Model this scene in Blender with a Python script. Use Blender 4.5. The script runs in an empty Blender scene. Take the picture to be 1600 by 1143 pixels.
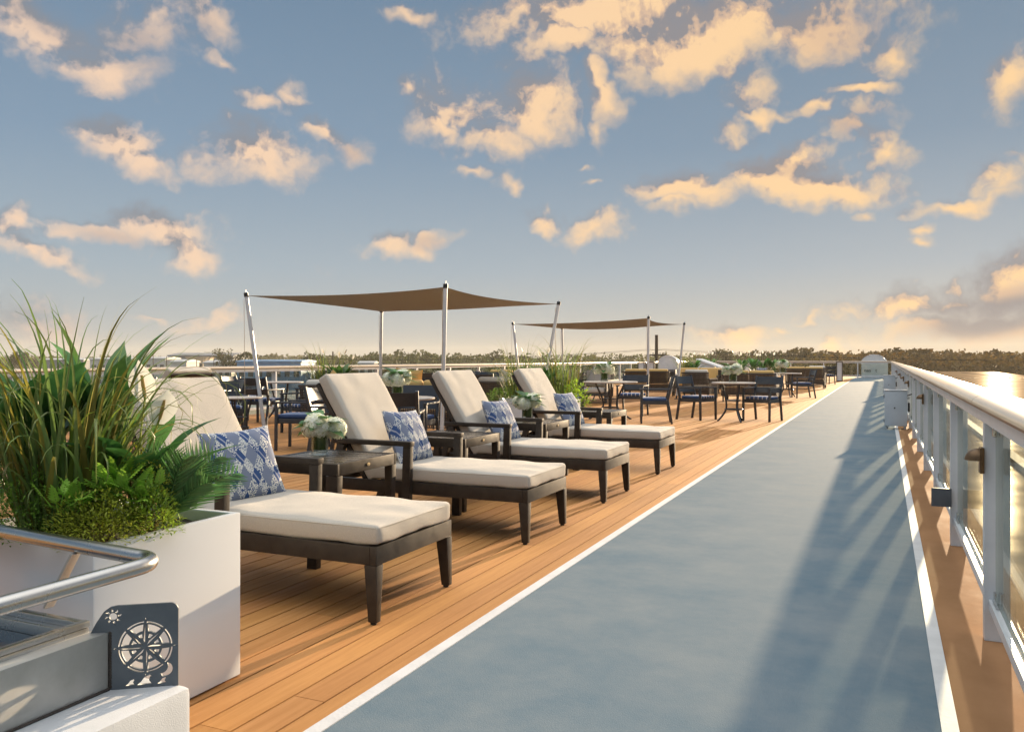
import bpy, bmesh, math, random
from mathutils import Vector, Matrix, noise
R = math.radians
rnd = random.Random(7)
scene = bpy.context.scene
col = scene.collection

# ------------------------------------------------------------------ camera
cd = bpy.data.cameras.new('camera'); cam = bpy.data.objects.new('camera', cd); col.objects.link(cam)
cam.location = (0, 0, 1.2); cam.rotation_euler = (R(90), 0, R(24.2))
cd.lens = 29.1; cd.sensor_width = 36; cd.shift_y = -0.0072; cd.clip_start = .05; cd.clip_end = 9000
scene.camera = cam

# ------------------------------------------------------------------ sun and sky
SUN_AZ, SUN_EL = R(6.3), R(7.8)          # azimuth clockwise from +Y (the ship's heading)
sl = bpy.data.lights.new('sun', 'SUN'); sl.energy = 4.3; sl.angle = R(.6); sl.color = (1, .75, .48)
so = bpy.data.objects.new('sun', sl); col.objects.link(so)
so.rotation_euler = Vector((-math.sin(SUN_AZ) * math.cos(SUN_EL), -math.cos(SUN_AZ) * math.cos(SUN_EL), -math.sin(SUN_EL))).to_track_quat('-Z', 'Y').to_euler()
scene.view_settings.view_transform = 'Standard'; scene.view_settings.look = 'None'
EXPO = 1.6; scene.view_settings.exposure = EXPO; scene.view_settings.gamma = 1
try:
    scene.cycles.use_denoising = True
    scene.cycles.caustics_reflective = False; scene.cycles.caustics_refractive = False
    scene.cycles.max_bounces = 8; scene.cycles.transparent_max_bounces = 24
    scene.cycles.sample_clamp_indirect = 6
except Exception: pass

world = bpy.data.worlds.new('World'); scene.world = world; world.use_nodes = True

def sky():
    nt = world.node_tree; N = nt.nodes; L = nt.links
    for n in list(N): N.remove(n)
    def nd(t, tree=None, **k):
        n = (tree or nt).nodes.new(t)
        for a, b in k.items(): setattr(n, a, b)
        return n
    # density of the clouds over (azimuth, elevation) in radians: soft lumps eroded by noise
    G = bpy.data.node_groups.new('cloud_density', 'ShaderNodeTree')
    G.interface.new_socket('P', in_out='INPUT', socket_type='NodeSocketVector')
    G.interface.new_socket('D', in_out='OUTPUT', socket_type='NodeSocketFloat')
    gi = nd('NodeGroupInput', G); go = nd('NodeGroupOutput', G); gl = G.links
    def gm(op, a, b=None, clamp=False):
        n = nd('ShaderNodeMath', G, operation=op, use_clamp=clamp)
        for i, v in enumerate((a, b)):
            if v is None: continue
            if isinstance(v, (int, float)): n.inputs[i].default_value = v
            else: gl.new(v, n.inputs[i])
        return n.outputs[0]
    wn = nd('ShaderNodeTexNoise', G); wn.inputs['Scale'].default_value = 9; wn.inputs['Detail'].default_value = 4
    wn.inputs['Roughness'].default_value = .6
    gl.new(gi.outputs[0], wn.inputs['Vector'])
    sub = nd('ShaderNodeVectorMath', G, operation='SUBTRACT'); gl.new(wn.outputs['Color'], sub.inputs[0]); sub.inputs[1].default_value = (.5, .5, .5)
    scl = nd('ShaderNodeVectorMath', G, operation='SCALE'); gl.new(sub.outputs[0], scl.inputs[0]); scl.inputs['Scale'].default_value = .11
    add = nd('ShaderNodeVectorMath', G, operation='ADD'); gl.new(gi.outputs[0], add.inputs[0]); gl.new(scl.outputs[0], add.inputs[1])
    P2 = add.outputs[0]
    sx = nd('ShaderNodeSeparateXYZ', G); gl.new(P2, sx.inputs[0]); tot = None
    for (x, y, hw, hh, rot, w) in CLOUDS:
        ca = math.atan((x - 800) / 1294); az = ca - R(24.2); el = math.atan((560 - y) / 1294 * math.cos(ca))
        k = math.cos(ca) / 1294
        mp = nd('ShaderNodeMapping', G, vector_type='TEXTURE')
        mp.inputs['Location'].default_value = (az, el, 0); mp.inputs['Rotation'].default_value = (0, 0, R(rot))
        mp.inputs['Scale'].default_value = (hw * k * 1.8, hh * k * 1.85, 1e6)
        cx = nd('ShaderNodeCombineXYZ', G); gl.new(sx.outputs[0], cx.inputs[0]); gl.new(sx.outputs[1], cx.inputs[1])
        if tot is not None: gl.new(tot, cx.inputs[2])      # one lump after the other keeps the shader's stack small
        gl.new(cx.outputs[0], mp.inputs[0])
        ln = nd('ShaderNodeVectorMath', G, operation='LENGTH'); gl.new(mp.outputs[0], ln.inputs[0])
        mr = nd('ShaderNodeMapRange', G); gl.new(ln.outputs['Value'], mr.inputs[0])
        mr.inputs[1].default_value = 0; mr.inputs[2].default_value = 1; mr.inputs[3].default_value = w * 1.18; mr.inputs[4].default_value = 0
        tot = mr.outputs[0] if tot is None else gm('MAXIMUM', tot, mr.outputs[0])
    fn = nd('ShaderNodeTexNoise', G); fn.inputs['Scale'].default_value = 16; fn.inputs['Detail'].default_value = 9; fn.inputs['Roughness'].default_value = .58
    gl.new(gi.outputs[0], fn.inputs['Vector'])
    # beyond the photographed quarter of the sky a few loose clouds come from noise alone
    f2 = nd('ShaderNodeTexNoise', G); f2.inputs['Scale'].default_value = 52; f2.inputs['Detail'].default_value = 6; f2.inputs['Roughness'].default_value = .62
    gl.new(P2, f2.inputs['Vector'])
    d = gm('ADD', tot, gm('ADD', gm('MULTIPLY', gm('SUBTRACT', fn.outputs['Fac'], .5), 1.2), gm('MULTIPLY', gm('SUBTRACT', f2.outputs['Fac'], .5), .62)))
    gl.new(d, go.inputs[0])
    # direction -> azimuth, elevation
    tc = nd('ShaderNodeTexCoord'); sp = nd('ShaderNodeSeparateXYZ'); L.new(tc.outputs['Generated'], sp.inputs[0])
    def m(op, a, b=None, clamp=False):
        n = nd('ShaderNodeMath', operation=op, use_clamp=clamp)
        for i, v in enumerate((a, b)):
            if v is None: continue
            if isinstance(v, (int, float)): n.inputs[i].default_value = v
            else: L.new(v, n.inputs[i])
        return n.outputs[0]
    az = m('ARCTAN2', sp.outputs['X'], sp.outputs['Y']); el = m('ARCSINE', sp.outputs['Z'])
    cp = nd('ShaderNodeCombineXYZ'); L.new(az, cp.inputs[0]); L.new(el, cp.inputs[1])
    def dens(dx, dy):
        g = nd('ShaderNodeGroup'); g.node_tree = G
        a = nd('ShaderNodeVectorMath', operation='ADD'); L.new(cp.outputs[0], a.inputs[0]); a.inputs[1].default_value = (dx, dy, 0)
        L.new(a.outputs[0], g.inputs[0]); return g.outputs[0]
    d0 = dens(0, 0); d1 = dens(.022, -.020); d2 = dens(.006, -.006)
    def mr(v, a, b, c=0, d=1, t='SMOOTHSTEP'):
        n = nd('ShaderNodeMapRange', interpolation_type=t); L.new(v, n.inputs[0])
        for i, q in enumerate((a, b, c, d)): n.inputs[i + 1].default_value = q
        return n.outputs[0]
    alpha = mr(d0, .16, 1.12)
    st = nd('ShaderNodeTexSky', sky_type='NISHITA', sun_disc=False, sun_elevation=SUN_EL, sun_rotation=SUN_AZ)
    st.air_density = 1.0; st.dust_density = 1.2; st.ozone_density = 2.2; st.altitude = 10
    def mix(f, a, b, bl='MIX'):
        n = nd('ShaderNodeMix', data_type='RGBA', blend_type=bl)
        for s, v in ((n.inputs[0], f), (n.inputs[6], a), (n.inputs[7], b)):
            if isinstance(v, (int, float)): s.default_value = v
            elif isinstance(v, tuple): s.default_value = v + (1,)
            else: L.new(v, s)
        return n.outputs[2]
    K = SKY_K
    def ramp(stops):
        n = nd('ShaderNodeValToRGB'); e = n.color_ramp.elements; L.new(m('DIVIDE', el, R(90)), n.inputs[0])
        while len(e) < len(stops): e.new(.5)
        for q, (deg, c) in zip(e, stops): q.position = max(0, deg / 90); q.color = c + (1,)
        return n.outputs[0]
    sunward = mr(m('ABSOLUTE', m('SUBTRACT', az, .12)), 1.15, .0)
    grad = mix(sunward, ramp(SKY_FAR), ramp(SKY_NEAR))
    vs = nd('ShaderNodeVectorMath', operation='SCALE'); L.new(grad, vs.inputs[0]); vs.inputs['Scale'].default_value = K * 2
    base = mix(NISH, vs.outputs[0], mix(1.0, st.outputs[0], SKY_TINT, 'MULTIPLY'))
    kk = lambda c: tuple(v * K for v in c)
    warm = mix(sunward, kk(CL_FAR), kk(CL_NEAR)); mid = mix(sunward, kk(CL_MID_FAR), kk(CL_MID)); shade = mix(sunward, kk(CL_SHADE_FAR), kk(CL_SHADE))
    n3 = nd('ShaderNodeTexNoise'); n3.inputs['Scale'].default_value = 20; n3.inputs['Detail'].default_value = 7; n3.inputs['Roughness'].default_value = .62; n3.inputs['Distortion'].default_value = .6; L.new(cp.outputs[0], n3.inputs['Vector'])
    f = m('ADD', m('ADD', m('MULTIPLY', m('SUBTRACT', d0, d1), 1.5), m('MULTIPLY', m('SUBTRACT', d0, d2), 1.5)), m('ADD', .43, m('MULTIPLY', m('SUBTRACT', n3.outputs['Fac'], .5), 1.7)), clamp=True)
    dk = None
    for (x, y, hw, hh, rot, w) in DARKS:
        ca = math.atan((x - 800) / 1294); k = math.cos(ca) / 1294
        mp = nd('ShaderNodeMapping', vector_type='TEXTURE'); mp.inputs['Location'].default_value = (ca - R(24.2), math.atan((560 - y) / 1294 * math.cos(ca)), 0)
        mp.inputs['Rotation'].default_value = (0, 0, R(rot)); mp.inputs['Scale'].default_value = (hw * k * 1.3, hh * k * 1.3, 1); L.new(cp.outputs[0], mp.inputs[0])
        ln = nd('ShaderNodeVectorMath', operation='LENGTH'); L.new(mp.outputs[0], ln.inputs[0]); q = mr(ln.outputs['Value'], .2, 1.1, w, 0); dk = q if dk is None else m('MAXIMUM', dk, q)
    f = m('MULTIPLY', f, m('SUBTRACT', 1, m('MULTIPLY', dk, .75)))
    lum = mix(mr(f, .05, .5), shade, mix(mr(f, .42, 1.0), mid, warm))
    c = mix(m('MULTIPLY', alpha, .93), base, lum)
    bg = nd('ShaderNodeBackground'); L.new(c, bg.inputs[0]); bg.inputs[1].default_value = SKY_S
    out = nd('ShaderNodeOutputWorld'); L.new(bg.outputs[0], out.inputs[0])
    world.cycles.sampling_method = 'MANUAL'; world.cycles.sample_map_resolution = 512

SKY_S = .12; SKY_K = 1 / .12 / 2 ** EXPO; NISH = .004
SKY_TINT = (1.0, .95, .9)
CL_NEAR, CL_FAR = (1.05, .70, .36), (.93, .67, .48)
CL_MID, CL_MID_FAR = (.72, .49, .33), (.58, .46, .40)
CL_SHADE, CL_SHADE_FAR = (.31, .285, .29), (.27, .275, .30)
h2 = lambda r, g, b: (r / 2, g / 2, b / 2)          # ramps hold half values, doubled again in the shader
# elevation in degrees -> colour as it should show; above the frame the sky is brightened, an added unseen fill light for the deck
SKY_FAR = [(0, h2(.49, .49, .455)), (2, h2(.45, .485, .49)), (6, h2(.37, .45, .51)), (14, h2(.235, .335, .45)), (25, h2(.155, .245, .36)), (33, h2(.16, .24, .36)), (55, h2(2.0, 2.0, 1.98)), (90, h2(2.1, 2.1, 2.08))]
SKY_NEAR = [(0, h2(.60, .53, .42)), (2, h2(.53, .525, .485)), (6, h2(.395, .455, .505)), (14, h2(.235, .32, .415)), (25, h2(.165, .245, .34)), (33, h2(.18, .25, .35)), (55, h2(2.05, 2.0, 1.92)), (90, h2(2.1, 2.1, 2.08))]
# grey undersides: centre, half size, tilt, strength
DARKS = [(1560, 495, 150, 42, 14, 1.25), (140, 40, 150, 45, -15, .8), (1330, 50, 110, 60, 0, .5), (300, 45, 50, 40, 0, .6), (180, 375, 70, 20, -10, .5), (545, 235, 40, 25, 0, .6), (1350, 190, 60, 25, 0, .7), (670, 380, 40, 18, 0, .5), (60, 505, 120, 40, 0, .5), (1280, 262, 90, 14, 0, .5)]
CLOUDS = [  # centre and half size (in 1/1294 of the viewing distance), tilt, weight
    (40, 20, 150, 42, -18, 1.0), (160, 100, 75, 30, 8, .95), (310, 30, 60, 30, -20, .85), (215, 45, 90, 40, 0, .8), (345, 95, 32, 10, -25, .75),
    (410, 160, 32, 16, 0, .85), (452, 150, 24, 20, 20, .8), (185, 218, 48, 34, -25, 1.1), (228, 255, 52, 28, -25, 1.05), (395, 250, 66, 46, 0, 1.2), (430, 285, 35, 22, 0, .8),
    (505, 208, 32, 15, -25, .9), (545, 228, 36, 22, -15, .8), (20, 360, 42, 30, -30, .95), (60, 405, 70, 13, -12, .85), (150, 370, 80, 17, 0, .9), (250, 375, 80, 30, -10, 1.0), (305, 408, 36, 24, 0, .95),
    (600, 378, 46, 20, 0, .9), (665, 378, 45, 13, 10, .85), (640, 125, 22, 14, 0, .7), (725, 165, 80, 46, -10, .85), (835, 160, 62, 48, 0, 1.0), (770, 215, 60, 26, -10, .9), (690, 195, 45, 14, -25, .85),
    (942, 140, 26, 34, 30, .95), (935, 190, 14, 20, 0, .75), (940, 15, 170, 40, 0, 1.25), (870, 70, 80, 30, 10, 1.0), (1090, 45, 150, 48, 4, 1.3), (1010, 60, 110, 36, 0, 1.05), (1270, 30, 120, 40, 0, 1.0), (1390, 75, 50, 34, 0, .85), (640, 8, 50, 10, 0, .65),
    (1185, 140, 40, 38, 0, .75), (1205, 172, 46, 10, -5, .85), (1280, 168, 36, 15, -5, .95), (1345, 146, 48, 14, -5, .95), (1355, 185, 50, 24, 0, .62),
    (1150, 200, 34, 20, 15, .75), (1320, 215, 44, 18, -10, .8), (1385, 240, 34, 20, -35, .85), (1205, 275, 66, 36, 0, 1.25), (1085, 298, 62, 26, 0, 1.1), (1285, 293, 95, 26, -4, 1.2), (1075, 325, 36, 14, 10, .85),
    (855, 333, 36, 16, -5, .95), (935, 357, 44, 22, 0, .95), (1490, 318, 56, 14, 5, .95), (1545, 280, 36, 26, 40, .75), (1442, 358, 15, 12, 0, .85), (1445, 382, 22, 12, -15, .85), (1352, 335, 14, 12, 0, .7),
    (1585, 110, 38, 46, -30, .95), (1590, 250, 26, 22, 0, .75), (1420, 470, 100, 20, 6, .95), (1500, 456, 70, 15, 6, .9), (1570, 455, 90, 40, 20, 1.1), (1520, 505, 130, 26, 3, 1.2), (1440, 520, 60, 12, 0, .8),
    (1150, 522, 60, 17, 2, .95), (340, 503, 50, 12, 0, .8), (60, 505, 80, 34, 0, .7), (240, 490, 40, 8, 0, .6), (745, 268, 30, 12, 0, .75), (785, 285, 16, 16, 0, .65), (932, 280, 20, 8, 0, .75), (915, 243, 12, 6, 0, .65), (1310, 535, 18, 10, 0, .7), (1235, 510, 14, 9, 0, .65), (1284, 498, 12, 6, 0, .65),
    # the part of the sky behind and beside the photographer
    (-900, 200, 300, 60, 0, .9), (-2200, 100, 500, 80, 0, .9), (2400, 300, 260, 60, 0, .9), (4200, 200, 700, 120, 0, .9), (-5200, 300, 900, 120, 0, .9)]
sky()

# ------------------------------------------------------------------ materials
def mat(name, c=(.5, .5, .5), rough=.5, metal=0, spec=.5, c2=None, ns=20, nd_=4, nrough=.6, lo=.35, hi=.65, bump=0, bs=None, stretch=(1, 1, 1), coat=0, tint=0, trans=0, sheen=0, rvar=0):
    m = bpy.data.materials.new(name); m.use_nodes = True
    nt = m.node_tree; N = nt.nodes; L = nt.links; b = N['Principled BSDF']
    b.inputs['Roughness'].default_value = rough; b.inputs['Metallic'].default_value = metal
    b.inputs['Specular IOR Level'].default_value = spec; b.inputs['Coat Weight'].default_value = coat
    if sheen: b.inputs['Sheen Weight'].default_value = sheen; b.inputs['Sheen Roughness'].default_value = .4
    tc = N.new('ShaderNodeTexCoord'); mp = N.new('ShaderNodeMapping'); mp.inputs['Scale'].default_value = stretch
    L.new(tc.outputs['Object'], mp.inputs[0])
    no = N.new('ShaderNodeTexNoise'); no.inputs['Scale'].default_value = ns; no.inputs['Detail'].default_value = nd_; no.inputs['Roughness'].default_value = nrough
    L.new(mp.outputs[0], no.inputs['Vector'])
    mr = N.new('ShaderNodeMapRange'); mr.inputs[1].default_value = lo; mr.inputs[2].default_value = hi; L.new(no.outputs['Fac'], mr.inputs[0])
    mx = N.new('ShaderNodeMix'); mx.data_type = 'RGBA'; L.new(mr.outputs[0], mx.inputs[0])
    c2 = c2 or tuple(v * .82 for v in c)
    mx.inputs[6].default_value = c + (1,); mx.inputs[7].default_value = c2 + (1,)
    out = mx.outputs[2]
    if tint:          # per-leaf / per-plank colour stored on the mesh
        at = N.new('ShaderNodeAttribute'); at.attribute_name = 'tint'
        m2 = N.new('ShaderNodeMix'); m2.data_type = 'RGBA'; m2.blend_type = 'MULTIPLY'; m2.inputs[0].default_value = tint
        L.new(out, m2.inputs[6]); L.new(at.outputs['Color'], m2.inputs[7]); out = m2.outputs[2]
    L.new(out, b.inputs['Base Color'])
    if rvar:
        rr = N.new('ShaderNodeMapRange'); rr.inputs[3].default_value = rough - rvar; rr.inputs[4].default_value = rough + rvar
        L.new(mr.outputs[0], rr.inputs[0]); L.new(rr.outputs[0], b.inputs['Roughness'])
    if bump:
        n2 = N.new('ShaderNodeTexNoise'); n2.inputs['Scale'].default_value = bs or ns * 4; n2.inputs['Detail'].default_value = 4
        L.new(mp.outputs[0], n2.inputs['Vector'])
        bp = N.new('ShaderNodeBump'); bp.inputs['Strength'].default_value = bump; bp.inputs['Distance'].default_value = .01
        L.new(n2.outputs['Fac'], bp.inputs['Height']); L.new(bp.outputs[0], b.inputs['Normal'])
    if trans:
        t = N.new('ShaderNodeBsdfTranslucent'); L.new(out, t.inputs[0]); ms = N.new('ShaderNodeMixShader'); ms.inputs[0].default_value = trans
        L.new(b.outputs[0], ms.inputs[1]); L.new(t.outputs[0], ms.inputs[2]); L.new(ms.outputs[0], N['Material Output'].inputs[0])
    return m
def glass(name, tintc, ior=1.5, rough=.0, refl=1.0):
    m = bpy.data.materials.new(name); m.use_nodes = True; nt = m.node_tree; N = nt.nodes; L = nt.links
    N.remove(N['Principled BSDF'])
    t = N.new('ShaderNodeBsdfTransparent'); g = N.new('ShaderNodeBsdfGlossy'); g.inputs['Roughness'].default_value = rough
    no = N.new('ShaderNodeTexNoise'); no.inputs['Scale'].default_value = 3.0; no.inputs['Detail'].default_value = 5
    tc = N.new('ShaderNodeTexCoord'); L.new(tc.outputs['Object'], no.inputs['Vector'])
    mx = N.new('ShaderNodeMix'); mx.data_type = 'RGBA'; mx.inputs[6].default_value = tintc + (1,); mx.inputs[7].default_value = tuple(v * .9 for v in tintc) + (1,)
    L.new(no.outputs['Fac'], mx.inputs[0]); L.new(mx.outputs[2], t.inputs[0])
    f = N.new('ShaderNodeFresnel'); f.inputs[0].default_value = ior
    fm = N.new('ShaderNodeMath'); fm.operation = 'MULTIPLY'; fm.inputs[1].default_value = refl; L.new(f.outputs[0], fm.inputs[0])
    s = N.new('ShaderNodeMixShader'); L.new(fm.outputs[0], s.inputs[0]); L.new(t.outputs[0], s.inputs[1]); L.new(g.outputs[0], s.inputs[2])
    L.new(s.outputs[0], N['Material Output'].inputs[0]); return m

M = {}
M['plank'] = mat('teak_plank', (.50, .245, .085), .62, spec=.2, c2=(.40, .185, .06), ns=3, stretch=(9, .5, 1), nd_=6, tint=1, bump=.18, bs=30, rvar=.1)
M['groove'] = mat('deck_groove', (.03, .018, .01), .8)
M['track'] = mat('track_blue', (.108, .16, .20), .9, spec=.02, c2=(.195, .225, .24), ns=1.7, nd_=10, nrough=.68, lo=.32, hi=.72, bump=.2, bs=190, rvar=.08)
M['line'] = mat('line_paint', (.60, .60, .60), .6, c2=(.52, .52, .52), ns=6, bump=.1, bs=80)
M['margin'] = mat('brown_margin', (.27, .145, .07), .9, spec=.04, c2=(.35, .195, .10), ns=2.2, nd_=7, stretch=(1, .6, 1), bump=.25, bs=12, rvar=.1)
M['hull'] = mat('hull_white', (.75, .76, .77), .35)
M['post'] = mat('white_paint', (.66, .69, .71), .32, c2=(.58, .61, .64), ns=4, nd_=6, bump=.03, bs=60)
M['capwood'] = mat('rail_cap', (.62, .50, .36), .28, c2=(.54, .43, .30), ns=3, stretch=(8, .5, 8), nd_=5, coat=.4)
M['capstrip'] = mat('rail_brown_strip', (.22, .10, .045), .4)
M['glass'] = glass('panel_glass', (.90, .94, .90), 1.32, 0, .45)
M['vglass'] = glass('vase_glass', (.93, .96, .94), 1.3, 0, .5)
M['chrome'] = mat('clamp_steel', (.55, .55, .54), .25, 1, c2=(.42, .42, .42))
M['steel'] = mat('brushed_steel', (.50, .50, .49), .26, 1, c2=(.46, .455, .44), ns=3, nd_=6, bump=.02, bs=90, rvar=.05)
M['steelflat'] = mat('satin_steel', (.56, .56, .55), .5, .85, c2=(.44, .44, .42), ns=5, nd_=7, rvar=.1)
M['darksteel'] = mat('dark_steel', (.10, .12, .14), .55, .3, c2=(.13, .15, .17), ns=12)
M['weld'] = mat('weld_bead', (.10, .085, .075), .45, .8, bump=.8, bs=220)
M['coaming'] = mat('coaming_paint', (.58, .60, .62), .42, c2=(.50, .52, .54), ns=5, nd_=7, bump=.12, bs=260)
M['planter'] = mat('planter_gloss', (.66, .69, .72), .25, c2=(.63, .66, .69), ns=2, coat=.3)
M['bronze'] = mat('bronze_metal', (.026, .020, .016), .42, .1, spec=.3, c2=(.042, .033, .026), ns=14, stretch=(1, 1, 1), rvar=.06)
M['tabletop'] = mat('bronze_tabletop', (.085, .068, .05), .26, .3, c2=(.092, .074, .055), ns=10, rvar=.06)
M['chairmetal'] = mat('chair_metal', (.036, .042, .052), .36, .2, c2=(.05, .056, .066), ns=14)
M['foot'] = mat('rubber_foot', (.015, .015, .015), .7)
def cloth(name, c, c2, sc=260):
    m = mat(name, c, .9, c2=c2, ns=sc, nd_=3, bump=.35, bs=sc * 2, spec=.2, sheen=.15); return m
M['cream'] = cloth('cream_fabric', (.50, .46, .40), (.42, .385, .335))
M['yellow'] = cloth('yellow_fabric', (.64, .43, .17), (.56, .37, .14))
M['offwhite'] = cloth('offwhite_fabric', (.66, .62, .55), (.56, .52, .45))
M['sail'] = mat('sail_cloth', (.40, .385, .355), .85, c2=(.355, .34, .31), ns=40, trans=.26)
M['wicker'] = mat('wicker_strand', (.048, .043, .041), .55, c2=(.078, .07, .064), ns=60)
M['stonetop'] = mat('pale_tabletop', (.52, .47, .42), .3, c2=(.40, .36, .32), ns=30, nd_=6)
M['black'] = mat('black_plastic', (.02, .02, .022), .45)
M['lampbrown'] = mat('bronze_lamp', (.16, .095, .045), .4, .5)
M['boxpaint'] = mat('box_paint', (.50, .56, .62), .4, c2=(.46, .52, .58), ns=6)
M['junction'] = mat('junction_grey', (.10, .11, .13), .5)
M['soil'] = mat('soil', (.035, .025, .018), .95, ns=40, bump=1, bs=50)
M['grass'] = mat('grass_blade', (.19, .235, .065), .42, c2=(.15, .19, .05), ns=8, tint=1, trans=.38)
M['leaf'] = mat('broad_leaf', (.075, .19, .055), .35, c2=(.055, .145, .04), ns=14, tint=1, trans=.28)
M['palm'] = mat('palm_leaf', (.085, .21, .07), .4, tint=1, trans=.28)
M['shrub'] = mat('shrub_leaf', (.34, .41, .08), .55, tint=1, trans=.35)
M['petal'] = mat('white_petal', (.86, .86, .82), .5, c2=(.80, .80, .74), ns=30, trans=.3)
M['hydrangea'] = mat('hydrangea_petal', (.88, .88, .80), .6, c2=(.76, .80, .62), ns=20, tint=1, trans=.25)
M['tree'] = mat('tree_foliage', (.062, .076, .024), .85, tint=1, trans=.3, ns=.2)
M['bark'] = mat('bark', (.08, .055, .04), .9)
M['pole'] = mat('wood_pole', (.07, .045, .03), .85)
M['land'] = mat('land', (.085, .085, .04), .95, c2=(.12, .11, .07), ns=.02, nd_=8)
M['lot'] = mat('parking_lot', (.16, .19, .20), .8, c2=(.22, .25, .26), ns=.05, nd_=6)
M['water'] = mat('river_water', (.10, .095, .07), .12, bump=.3, bs=.6, ns=.05)
def roof_mat():      # matt tan membrane with a thin wet film, wetter in long patches
    m = mat('wet_roof', (.25, .175, .105), .95, spec=0, c2=(.15, .10, .06), ns=.35, stretch=(.35, 1.6, 1), nd_=8); nt = m.node_tree; N = nt.nodes; L = nt.links
    g = N.new('ShaderNodeBsdfGlossy'); g.inputs['Roughness'].default_value = .14; g.inputs[0].default_value = (1, .9, .75, 1)
    tc = N.new('ShaderNodeTexCoord'); mp = N.new('ShaderNodeMapping'); mp.inputs['Scale'].default_value = (.25, 1.2, 1); L.new(tc.outputs['Object'], mp.inputs[0])
    no = N.new('ShaderNodeTexNoise'); no.inputs['Scale'].default_value = .5; no.inputs['Detail'].default_value = 8; L.new(mp.outputs[0], no.inputs['Vector'])
    r = N.new('ShaderNodeMapRange'); r.inputs[1].default_value = .35; r.inputs[2].default_value = .7; r.inputs[3].default_value = .003; r.inputs[4].default_value = .016; L.new(no.outputs['Fac'], r.inputs[0])
    s = N.new('ShaderNodeMixShader'); L.new(r.outputs[0], s.inputs[0]); L.new(N['Principled BSDF'].outputs[0], s.inputs[1]); L.new(g.outputs[0], s.inputs[2]); L.new(s.outputs[0], N['Material Output'].inputs[0]); return m
M['roof'] = roof_mat()
M['curb'] = mat('roof_curb', (.30, .26, .19), .8, ns=2)
M['wallgrey'] = mat('wall_grey', (.22, .23, .245), .8, ns=.3, c2=(.18, .19, .205))
M['walltan'] = mat('wall_tan', (.50, .40, .28), .8, ns=.3)
M['wallpale'] = mat('wall_pale', (.55, .52, .47), .8, ns=.3)
M['roofpale'] = mat('roof_pale', (.50, .50, .49), .7, ns=.3)
M['bluewall'] = mat('wall_blue', (.11, .25, .42), .6, ns=.3)
M['gpane'] = mat('dark_pane', (.05, .06, .07), .15)
M['carpaint'] = mat('car_paint', (.35, .36, .38), .3, .2)
M['seal'] = mat('ink', (.05, .05, .05), .6)
M['tag'] = mat('brass_tag', (.65, .5, .28), .3, .8)

def pattern_cloth():
    m = bpy.data.materials.new('blue_pattern_fabric'); m.use_nodes = True; nt = m.node_tree; N = nt.nodes; L = nt.links; b = N['Principled BSDF']
    b.inputs['Roughness'].default_value = .9; b.inputs['Specular IOR Level'].default_value = .2
    tc = N.new('ShaderNodeTexCoord'); mp = N.new('ShaderNodeMapping'); L.new(tc.outputs['Object'], mp.inputs[0])
    sp = N.new('ShaderNodeSeparateXYZ'); L.new(mp.outputs[0], sp.inputs[0])
    def ma(op, a, b_=None, c=None):
        n = N.new('ShaderNodeMath'); n.operation = op
        for i, v in enumerate((a, b_, c)):
            if v is None: continue
            if isinstance(v, (int, float)): n.inputs[i].default_value = v
            else: L.new(v, n.inputs[i])
        return n.outputs[0]
    X, Y = sp.outputs['X'], sp.outputs['Y']
    a1 = ma('ADD', ma('MULTIPLY', X, .94), ma('MULTIPLY', Y, .52)); a2 = ma('SUBTRACT', ma('MULTIPLY', X, .94), ma('MULTIPLY', Y, .52))
    per = .125
    def band(a, off, w): return ma('LESS_THAN', ma('FRACT', ma('DIVIDE', ma('ADD', a, off + 5 * per), per)), w)
    b1, b2 = band(a1, 0, .60), band(a2, .03, .55)
    both = ma('MULTIPLY', b1, b2); either = ma('SUBTRACT', ma('ADD', b1, b2), ma('MULTIPLY', both, 2))
    # small white dots in rows
    vo = N.new('ShaderNodeTexVoronoi'); vo.inputs['Scale'].default_value = 125; vo.inputs['Randomness'].default_value = .55; L.new(tc.outputs['Object'], vo.inputs['Vector'])
    no = N.new('ShaderNodeTexNoise'); no.inputs['Scale'].default_value = 26; no.inputs['Detail'].default_value = 4; L.new(tc.outputs['Object'], no.inputs['Vector'])
    dot = ma('LESS_THAN', vo.outputs['Distance'], ma('ADD', .36, ma('MULTIPLY', no.outputs['Fac'], .36)))
    c0 = N.new('ShaderNodeMix'); c0.data_type = 'RGBA'; c0.inputs[6].default_value = (.038, .078, .20, 1); c0.inputs[7].default_value = (.17, .20, .28, 1); L.new(both, c0.inputs[0])
    c2 = N.new('ShaderNodeMix'); c2.data_type = 'RGBA'; L.new(c0.outputs[2], c2.inputs[6]); c2.inputs[7].default_value = (.60, .60, .56, 1)
    L.new(ma('MULTIPLY', dot, either), c2.inputs[0])
    thin = ma('LESS_THAN', ma('ABSOLUTE', ma('SUBTRACT', ma('FRACT', ma('DIVIDE', ma('ADD', a1, 5 * per), per)), .76)), .03)
    c3 = N.new('ShaderNodeMix'); c3.data_type = 'RGBA'; L.new(ma('MULTIPLY', thin, .6), c3.inputs[0]); L.new(c2.outputs[2], c3.inputs[6]); c3.inputs[7].default_value = (.5, .5, .55, 1)
    wn = N.new('ShaderNodeTexNoise'); wn.inputs['Scale'].default_value = 500; L.new(tc.outputs['Object'], wn.inputs['Vector'])
    bp = N.new('ShaderNodeBump'); bp.inputs['Strength'].default_value = .3; bp.inputs['Distance'].default_value = .004; L.new(wn.outputs['Fac'], bp.inputs['Height']); L.new(bp.outputs[0], b.inputs['Normal'])
    L.new(c3.outputs[2], b.inputs['Base Color']); return m
M['pattern'] = pattern_cloth()
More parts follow.
